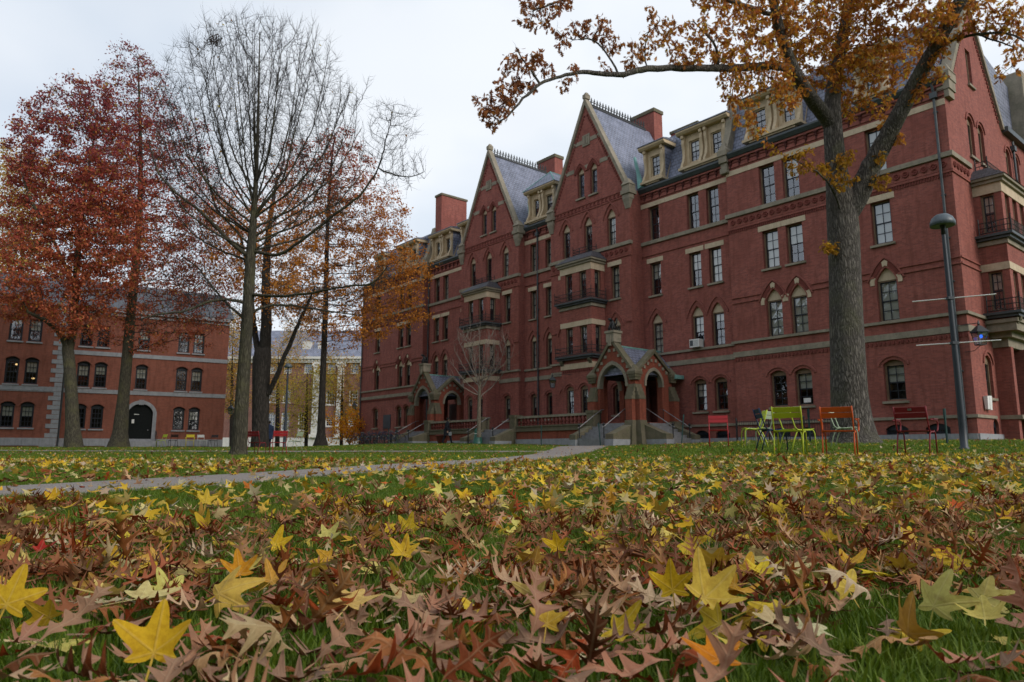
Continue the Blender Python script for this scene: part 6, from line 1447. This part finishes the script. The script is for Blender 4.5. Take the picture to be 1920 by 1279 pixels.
def mats(spin, tilt, head):
    cs, ss, ct, st, ch, sh = np.cos(spin), np.sin(spin), np.cos(tilt), np.sin(tilt), np.cos(head), np.sin(head); z = 0 * cs; o = z + 1
    A = np.stack([cs, -ss, z, ss, cs, z, z, z, o], 1).reshape(-1, 3, 3); B = np.stack([o, z, z, z, ct, -st, z, st, ct], 1).reshape(-1, 3, 3); C = np.stack([ch, -sh, z, sh, ch, z, z, z, o], 1).reshape(-1, 3, 3)
    return C @ B @ A
def litter(n, y0, y1, size, g, flat=.45, steep=.3, keep=None):
    x, y = wedge(n, y0, y1, g)
    if keep is not None: k = keep(x, y); x, y = x[k], y[k]
    n = len(x); s = g.uniform(*size, n); sp, ti, he = orient(n, g, flat, steep)
    pt = on_path(x, y); ti = np.where(pt, ti * .3, ti)
    z = ground(x, y) + .012 + g.uniform(0, .03, n) * (~pt) + .28 * s * np.abs(np.sin(ti)); return x, y, z, s, sp, ti, he
def noise2(x, y, sc, seed):
    q = np.random.default_rng(seed); v = 0
    for k in range(5):
        a, b, c = q.uniform(0, 6.28), sc * q.uniform(.6, 1.7), q.uniform(0, 6.28); v = v + np.sin((x * math.cos(a) + y * math.sin(a)) * b + c)
    return v / 5
g = np.random.default_rng(110)
def drift(x, y): return g.random(len(x)) < np.clip(.60 + 2.0 * noise2(x, y, 2.6, 4), .10, 1)
near_oak = litter(3100, .62, 3.6, (.068, .112), g, .58, .13, drift); extra_oak = litter(820, .58, 1.6, (.066, .108), g, .6, .12, lambda x, y: g.random(len(x)) < np.clip(.75 + 1.6 * noise2(x, y, 2.6, 4), .25, 1)); near_oak = [np.concatenate(q) for q in zip(near_oak, extra_oak)]
near_star = litter(560, .95, 3.6, (.038, .060), g, .45, .25)
BIRTH = dict(oak=0, star=0)
HSHORT = [(755, 1052, 'tilted deep yellow star leaf'), (1046, 1042, 'upright two-pointed yellow leaf'), (655, 1152, 'large pale orange star leaf'), (262, 1135, 'folded pale yellow leaf'), (478, 1100, 'two orange leaves'), (1592, 1128, 'yellow leaf in bright grass'), (1705, 1014, 'vivid yellow star leaf'), (285, 1262, 'very large golden leaf'), (870, 936, 'pointed golden leaf'), (385, 947, 'upright yellow leaf'), (95, 938, 'golden star leaf'), (1322, 1148, 'broad brown-blotched yellow leaf'), (1428, 1084, 'flat lemon yellow leaf'), (8, 1165, 'dull gold leaf'), (1640, 1080, 'long flat yellow leaf'), (1025, 1192, 'half-buried leaf'), (72, 1040, 'single scarlet leaf'), (1350, 1268, 'orange leaf tip'), (612, 1020, 'curled pale lemon leaf'), (1520, 1195, 'cream yellow leaf'), (1795, 955, 'red-orange leaf')]
def describe(kind, c, tilt, size, x, y, z):
    q = px_of(np.array([[x, y, z]])); k = min(HSHORT, key=lambda h: (h[0] - q[0][0]) ** 2 + 4 * (h[1] - q[1][0]) ** 2); t = abs(math.sin(tilt)); l = c.max()
    if kind == 'oak': w = 'pale tan' if l > .42 else 'light brown' if l > .33 else 'russet' if l > .24 else 'dark brown' if l > .15 else 'blackish brown'
    else: w = 'cream' if c[2] > .12 else 'amber' if c[1] / c[0] < .6 else 'golden' if c[1] / c[0] < .68 else 'bright yellow'
    pose = 'lying flat' if t < .2 else 'slightly tilted' if t < .5 else 'propped up' if t < .8 else 'standing on edge'; d = k[1] - q[1][0]
    side = 'behind' if d > 45 else 'in front of' if d < -45 else 'beside'
    pre = ('small ' if size < (.085 if kind == 'oak' else .042) else 'big ' if size > (.108 if kind == 'oak' else .051) else '')
    lab = w + (' oak leaf ' if kind == 'oak' else ' five-pointed leaf ') + pose + ' ' + side + ' the ' + k[2]
    return pre + lab if len((pre + lab).replace('-', ' ').split()) <= 16 else lab
def singles(data, meshes, cols, wts, name, label, cat, group, most, g):
    """the leaves that show largest, each an object of its own; returns the rest"""
    x, y, z, s, sp, ti, he = data; o = np.argsort(np.hypot(x, y)); C = pick(cols, wts, len(x), g, .22)
    for k in o[:most]:
        ob = put(name, meshes[g.integers(len(meshes))], None, (x[k], y[k], z[k])); ob.scale = (s[k],) * 3
        ob.rotation_euler = (Matrix.Rotation(he[k], 3, 'Z') @ Matrix.Rotation(ti[k], 3, 'X') @ Matrix.Rotation(sp[k], 3, 'Z')).to_euler(); ob.color = (*C[k], 1); tag(ob, describe('oak' if 'oak' in name else 'star', C[k], ti[k], s[k], x[k], y[k], z[k]), cat, group)
    r = o[most:]; return [q[r] for q in data], C[r]
WB = [6, 6.5, 3, 4.5, 1.3, 1.5, 5.5, 1.2, 1.2]; WY = [6, 5, 3.5, 2.5, 2, 2.5]
rest_o = singles(near_oak, OAK_M, BRN, WB, 'fallen_oak_leaf', 'brown curled oak leaf with pointed lobes in the leaf litter close by', 'leaf', 'fallen brown oak leaves', 300, g)
rest_s = singles(near_star, STAR_M, YEL, WY, 'fallen_star_leaf', 'yellow five-pointed leaf', 'leaf', 'fallen yellow leaves', 190, g)
HERO = [  # picture x, y, width m, tilt, spin, heading, colour, words
 (755, 1052, 0.058, 42, 80, 0, (.70, .44, .03), 'deep yellow star-shaped leaf tilted up beside a patch of brown oak leaves'),
 (1046, 1042, 0.046, 72, 100, -10, (.72, .47, .02), 'bright yellow two-pointed leaf standing upright behind curled brown leaves'),
 (655, 1152, 0.061, 24, 60, 15, (.70, .47, .14), 'large pale orange-yellow star leaf lying nearly flat with its points spread'),
 (262, 1135, 0.067, 8, 10, 40, (.66, .55, .22), 'pale yellow leaf folded over like a roof on the grass'),
 (448, 1092, 0.049, 55, 100, 20, (.66, .30, .02), 'orange leaf leaning against a paler orange star leaf'),
 (508, 1106, 0.046, 40, 70, -15, (.68, .36, .06), 'paler orange star leaf in front of another orange leaf'),
 (1592, 1128, 0.052, 62, 110, 0, (.70, .50, .08), 'clear yellow leaf standing up in bright green grass'),
 (1705, 1014, 0.053, 48, 95, 20, (.72, .50, .02), 'vivid yellow star leaf standing beside fallen brown drifts'),
 (285, 1262, 0.063, 62, 90, 10, (.70, .43, .02), 'very large golden leaf rising at the lower edge of the scene'),
 (870, 936, 0.063, 60, 80, 0, (.72, .45, .02), 'golden leaf with a pointed tip near the edge of the path'),
 (385, 947, 0.067, 58, 85, 15, (.70, .48, .05), 'yellow leaf pair-shaped and upright just before the path'),
 (95, 938, 0.067, 45, 90, 0, (.72, .42, .02), 'golden star leaf beside the path among small brown leaves'),
 (1322, 1148, 0.081, 38, 30, 10, (.62, .43, .06), 'broad yellow leaf blotched with brown, pale stalk in front'),
 (1262, 1132, 0.056, 75, 95, 0, (.68, .45, .02), 'ragged yellow leaf upright behind the broad blotched leaf'),
 (1428, 1084, 0.052, 15, 60, 0, (.70, .52, .03), 'lemon yellow leaf lying flat with its stalk trailing'),
 (8, 1165, 0.063, 78, 70, 40, (.60, .38, .02), 'dull gold leaf on edge, cut off by the picture border'),
 (1640, 1080, 0.063, 6, 20, 60, (.70, .52, .02), 'long flat yellow leaf pressed into green grass'),
 (1025, 1192, 0.041, 55, 80, 0, (.66, .42, .05), 'small orange-yellow leaf half buried in brown leaves'),
 (72, 1040, 0.046, 20, 50, 0, (.42, .03, .02), 'single scarlet leaf lying on brown leaves'),
 (1350, 1268, 0.052, 35, 90, 0, (.66, .22, .01), 'orange leaf tip poking out of dark brown leaves'),
 (612, 1020, 0.052, 50, 60, 0, (.62, .56, .16), 'pale lemon leaf curled upright in the grass'),
 (1520, 1195, 0.046, 15, 40, 0, (.58, .54, .30), 'cream yellow leaf lying under brown oak leaves in the grass'),
 (1795, 955, 0.056, 50, 80, 0, (.52, .10, .02), 'red-orange leaf standing among yellow leaves toward the oak'),
 (465, 915, 0.056, 55, 80, 0, (.55, .16, .02), 'orange-red leaf upright at the margin of the path')]
for hx, hy, w, ti, sp, he, c, lab in HERO:
    p = hit(hx, hy + 8, .03); ob = put('fallen_star_leaf', STAR_M[int(hx) % len(STAR_M)], None, (p.x, p.y, p.z + .045 + w * .3 * math.sin(R(ti)))); w *= .84; ob.scale = (w,) * 3
    ob.rotation_euler = (Matrix.Rotation(R(he), 3, 'Z') @ Matrix.Rotation(R(ti), 3, 'X') @ Matrix.Rotation(R(sp), 3, 'Z')).to_euler(); ob.color = (*c, 1); tag(ob, lab, 'leaf', 'fallen yellow leaves')
# all the other leaves
def pile(parts):
    Vs, Ts, Cs, b = [], [], [], 0
    for data, C, tpls, g in parts:
        x, y, z, s, sp, ti, he = data; k = g.integers(0, len(tpls), len(x)); Rm = mats(sp, ti, he); P = np.stack([x, y, z], 1)
        for j, (tv, tt) in enumerate(tpls):
            m = k == j
            if not m.any(): continue
            V, T, c = cloud(P[m], s[m], C[m], tv, tt, g, 0, Rm[m]); Vs.append(V); Ts.append(T + b); Cs.append(c); b += len(V)
    return np.concatenate(Vs), np.concatenate(Ts), np.concatenate(Cs)
def sparse(f):
    return lambda x, y: g.random(len(x)) < f * np.where(on_path(x, y), .5, 1)
mid_o = litter(3900, 3.6, 12, (.07, .11), g, .55, .15, lambda x, y: (g.random(len(x)) < np.clip(.45 - .03 * y + .15 + 1.2 * noise2(x, y, 1.1, 9), .06, 1)) & (g.random(len(x)) < np.where(on_path(x, y), .8, 1)))
mid_s = litter(8200, 3.2, 13, (.045, .068), g, .45, .3, lambda x, y: g.random(len(x)) < np.clip(.62 + .9 * noise2(x, y, .9, 12) + .25 * (x > 0), .12, 1) * np.where(on_path(x, y), .8, 1))
far_s = litter(4800, 13, 27, (.04, .065), g, .6, .2, lambda x, y: g.random(len(x)) < np.clip(.5 + .9 * noise2(x, y, .5, 14) + .3 * (x > 2) - .25 * (y > 18), .05, 1)); far_o = litter(2000, 12, 27, (.07, .11), g, .6, .2, lambda x, y: g.random(len(x)) < np.clip(.35 + .8 * noise2(x, y, .6, 15), .06, 1))
far2 = litter(4500, 26, 46, (.045, .08), g, .7, .15)
V, T, C = pile([(rest_o[0], rest_o[1], OAKL, g), (rest_s[0], rest_s[1], STAR, g), (mid_o, pick(BRN, WB, len(mid_o[0]), g), OAK_LO, g), (far_o, pick(BRN, WB, len(far_o[0]), g), OAK_LO, g), (mid_s, pick(YEL + [(.55, .45, .30), (.40, .22, .12), (.52, .12, .02)], WY + [2.5, 1.5, .5], len(mid_s[0]), g), STAR_LO, g), (far_s, pick(YEL + [(.5, .42, .28), (.35, .2, .1)], WY + [4, 3], len(far_s[0]), g), STAR_LO, g), (far2, pick(YEL + BRN, [2] * 6 + [3] * 9, len(far2[0]), g), STAR_LO, g)])
tag(put('leaf_litter', np_mesh('leaf_litter', V, T, M['leaf_ground'], C)), 'carpet of yellow and brown fallen leaves over the lawn', 'leaf litter', kind='stuff')

# grass: tufts set on points
def tuft(n, rad, h0, h1, w, g):
    V = []; T = []
    for k in range(n):
        a, q = g.uniform(0, 6.28), rad * math.sqrt(g.random()); b = np.array([math.cos(a) * q, math.sin(a) * q, -.01]); h = g.uniform(h0, h1); d = g.uniform(0, 6.28); le = g.uniform(.15, .8) * h
        dv = np.array([math.cos(d), math.sin(d), 0]); sv = np.array([-dv[1], dv[0], 0]) * w * g.uniform(.7, 1.3); m = b + dv * le * .3 + np.array([0, 0, h * .6]); t = b + dv * le + np.array([0, 0, h]); i = len(V)
        V += [b - sv, b + sv, m - sv * .8, m + sv * .8, t]; T += [(i, i + 1, i + 3), (i, i + 3, i + 2), (i + 2, i + 3, i + 4)]
    return np.array(V), np.array(T)
tcol = bpy.data.collections.new('grass_tufts'); gt = np.random.default_rng(120)
for k in range(4):
    v, t = tuft(46, .075, .016, .046, .0016, gt); o = bpy.data.objects.new('tuft_a%d' % k, np_mesh('tuft', v, t, M['grass'])); tcol.objects.link(o)
for k in range(3):
    v, t = tuft(40, .16, .02, .05, .0038, gt); o = bpy.data.objects.new('tuft_b%d' % k, np_mesh('tuft', v, t, M['grass'])); tcol.objects.link(o)
def grass_points():
    P = []; I = []
    for n, y0, y1, lo, hi in ((7500, .5, 3.5, 0, 4), (12500, 3.5, 9, 0, 4), (16000, 9, 26, 4, 7), (15000, 26, 52, 4, 7)):
        x, y = wedge(n, y0, y1, gt, .82); k = ~on_path(x, y); x, y = x[k], y[k]; P.append(np.stack([x, y, ground(x, y)], 1)); I.append(gt.integers(lo, hi, len(x)))
    P = np.concatenate(P); I = np.concatenate(I); n = len(P); me = bpy.data.meshes.new('grass'); me.vertices.add(n); me.vertices.foreach_set('co', P.astype(np.float32).ravel())
    a = me.attributes.new('idx', 'INT', 'POINT'); a.data.foreach_set('value', I.astype(np.int32))
    a = me.attributes.new('scl', 'FLOAT', 'POINT'); a.data.foreach_set('value', (gt.uniform(.6, 1.25, n) * np.where(I >= 4, 1.15, 1)).astype(np.float32))
    a = me.attributes.new('rot', 'FLOAT_VECTOR', 'POINT'); a.data.foreach_set('vector', np.stack([gt.normal(0, .12, n), gt.normal(0, .12, n), gt.uniform(0, 6.28, n)], 1).astype(np.float32).ravel()); return me
gr = put('grass', grass_points()); tag(gr, 'short green lawn grass between the fallen leaves', 'grass', kind='stuff')
ng = bpy.data.node_groups.new('grass_tufts', 'GeometryNodeTree'); ng.interface.new_socket('Geometry', in_out='INPUT', socket_type='NodeSocketGeometry'); ng.interface.new_socket('Geometry', in_out='OUTPUT', socket_type='NodeSocketGeometry')
gi, go = ng.nodes.new('NodeGroupInput'), ng.nodes.new('NodeGroupOutput'); ip = ng.nodes.new('GeometryNodeInstanceOnPoints'); ci = ng.nodes.new('GeometryNodeCollectionInfo')
ci.inputs['Collection'].default_value = tcol; ci.inputs['Separate Children'].default_value = True; ci.inputs['Reset Children'].default_value = True; ip.inputs['Pick Instance'].default_value = True
def named(nm, typ):
    q = ng.nodes.new('GeometryNodeInputNamedAttribute'); q.data_type = typ; q.inputs['Name'].default_value = nm; return [s for s in q.outputs if s.enabled][0]
ng.links.new(gi.outputs[0], ip.inputs['Points']); ng.links.new(ci.outputs[0], ip.inputs['Instance']); ng.links.new(named('idx', 'INT'), ip.inputs['Instance Index']); ng.links.new(named('rot', 'FLOAT_VECTOR'), ip.inputs['Rotation']); ng.links.new(named('scl', 'FLOAT'), ip.inputs['Scale']); ng.links.new(ip.outputs[0], go.inputs[0])
gr.modifiers.new('grass', 'NODES').node_group = ng
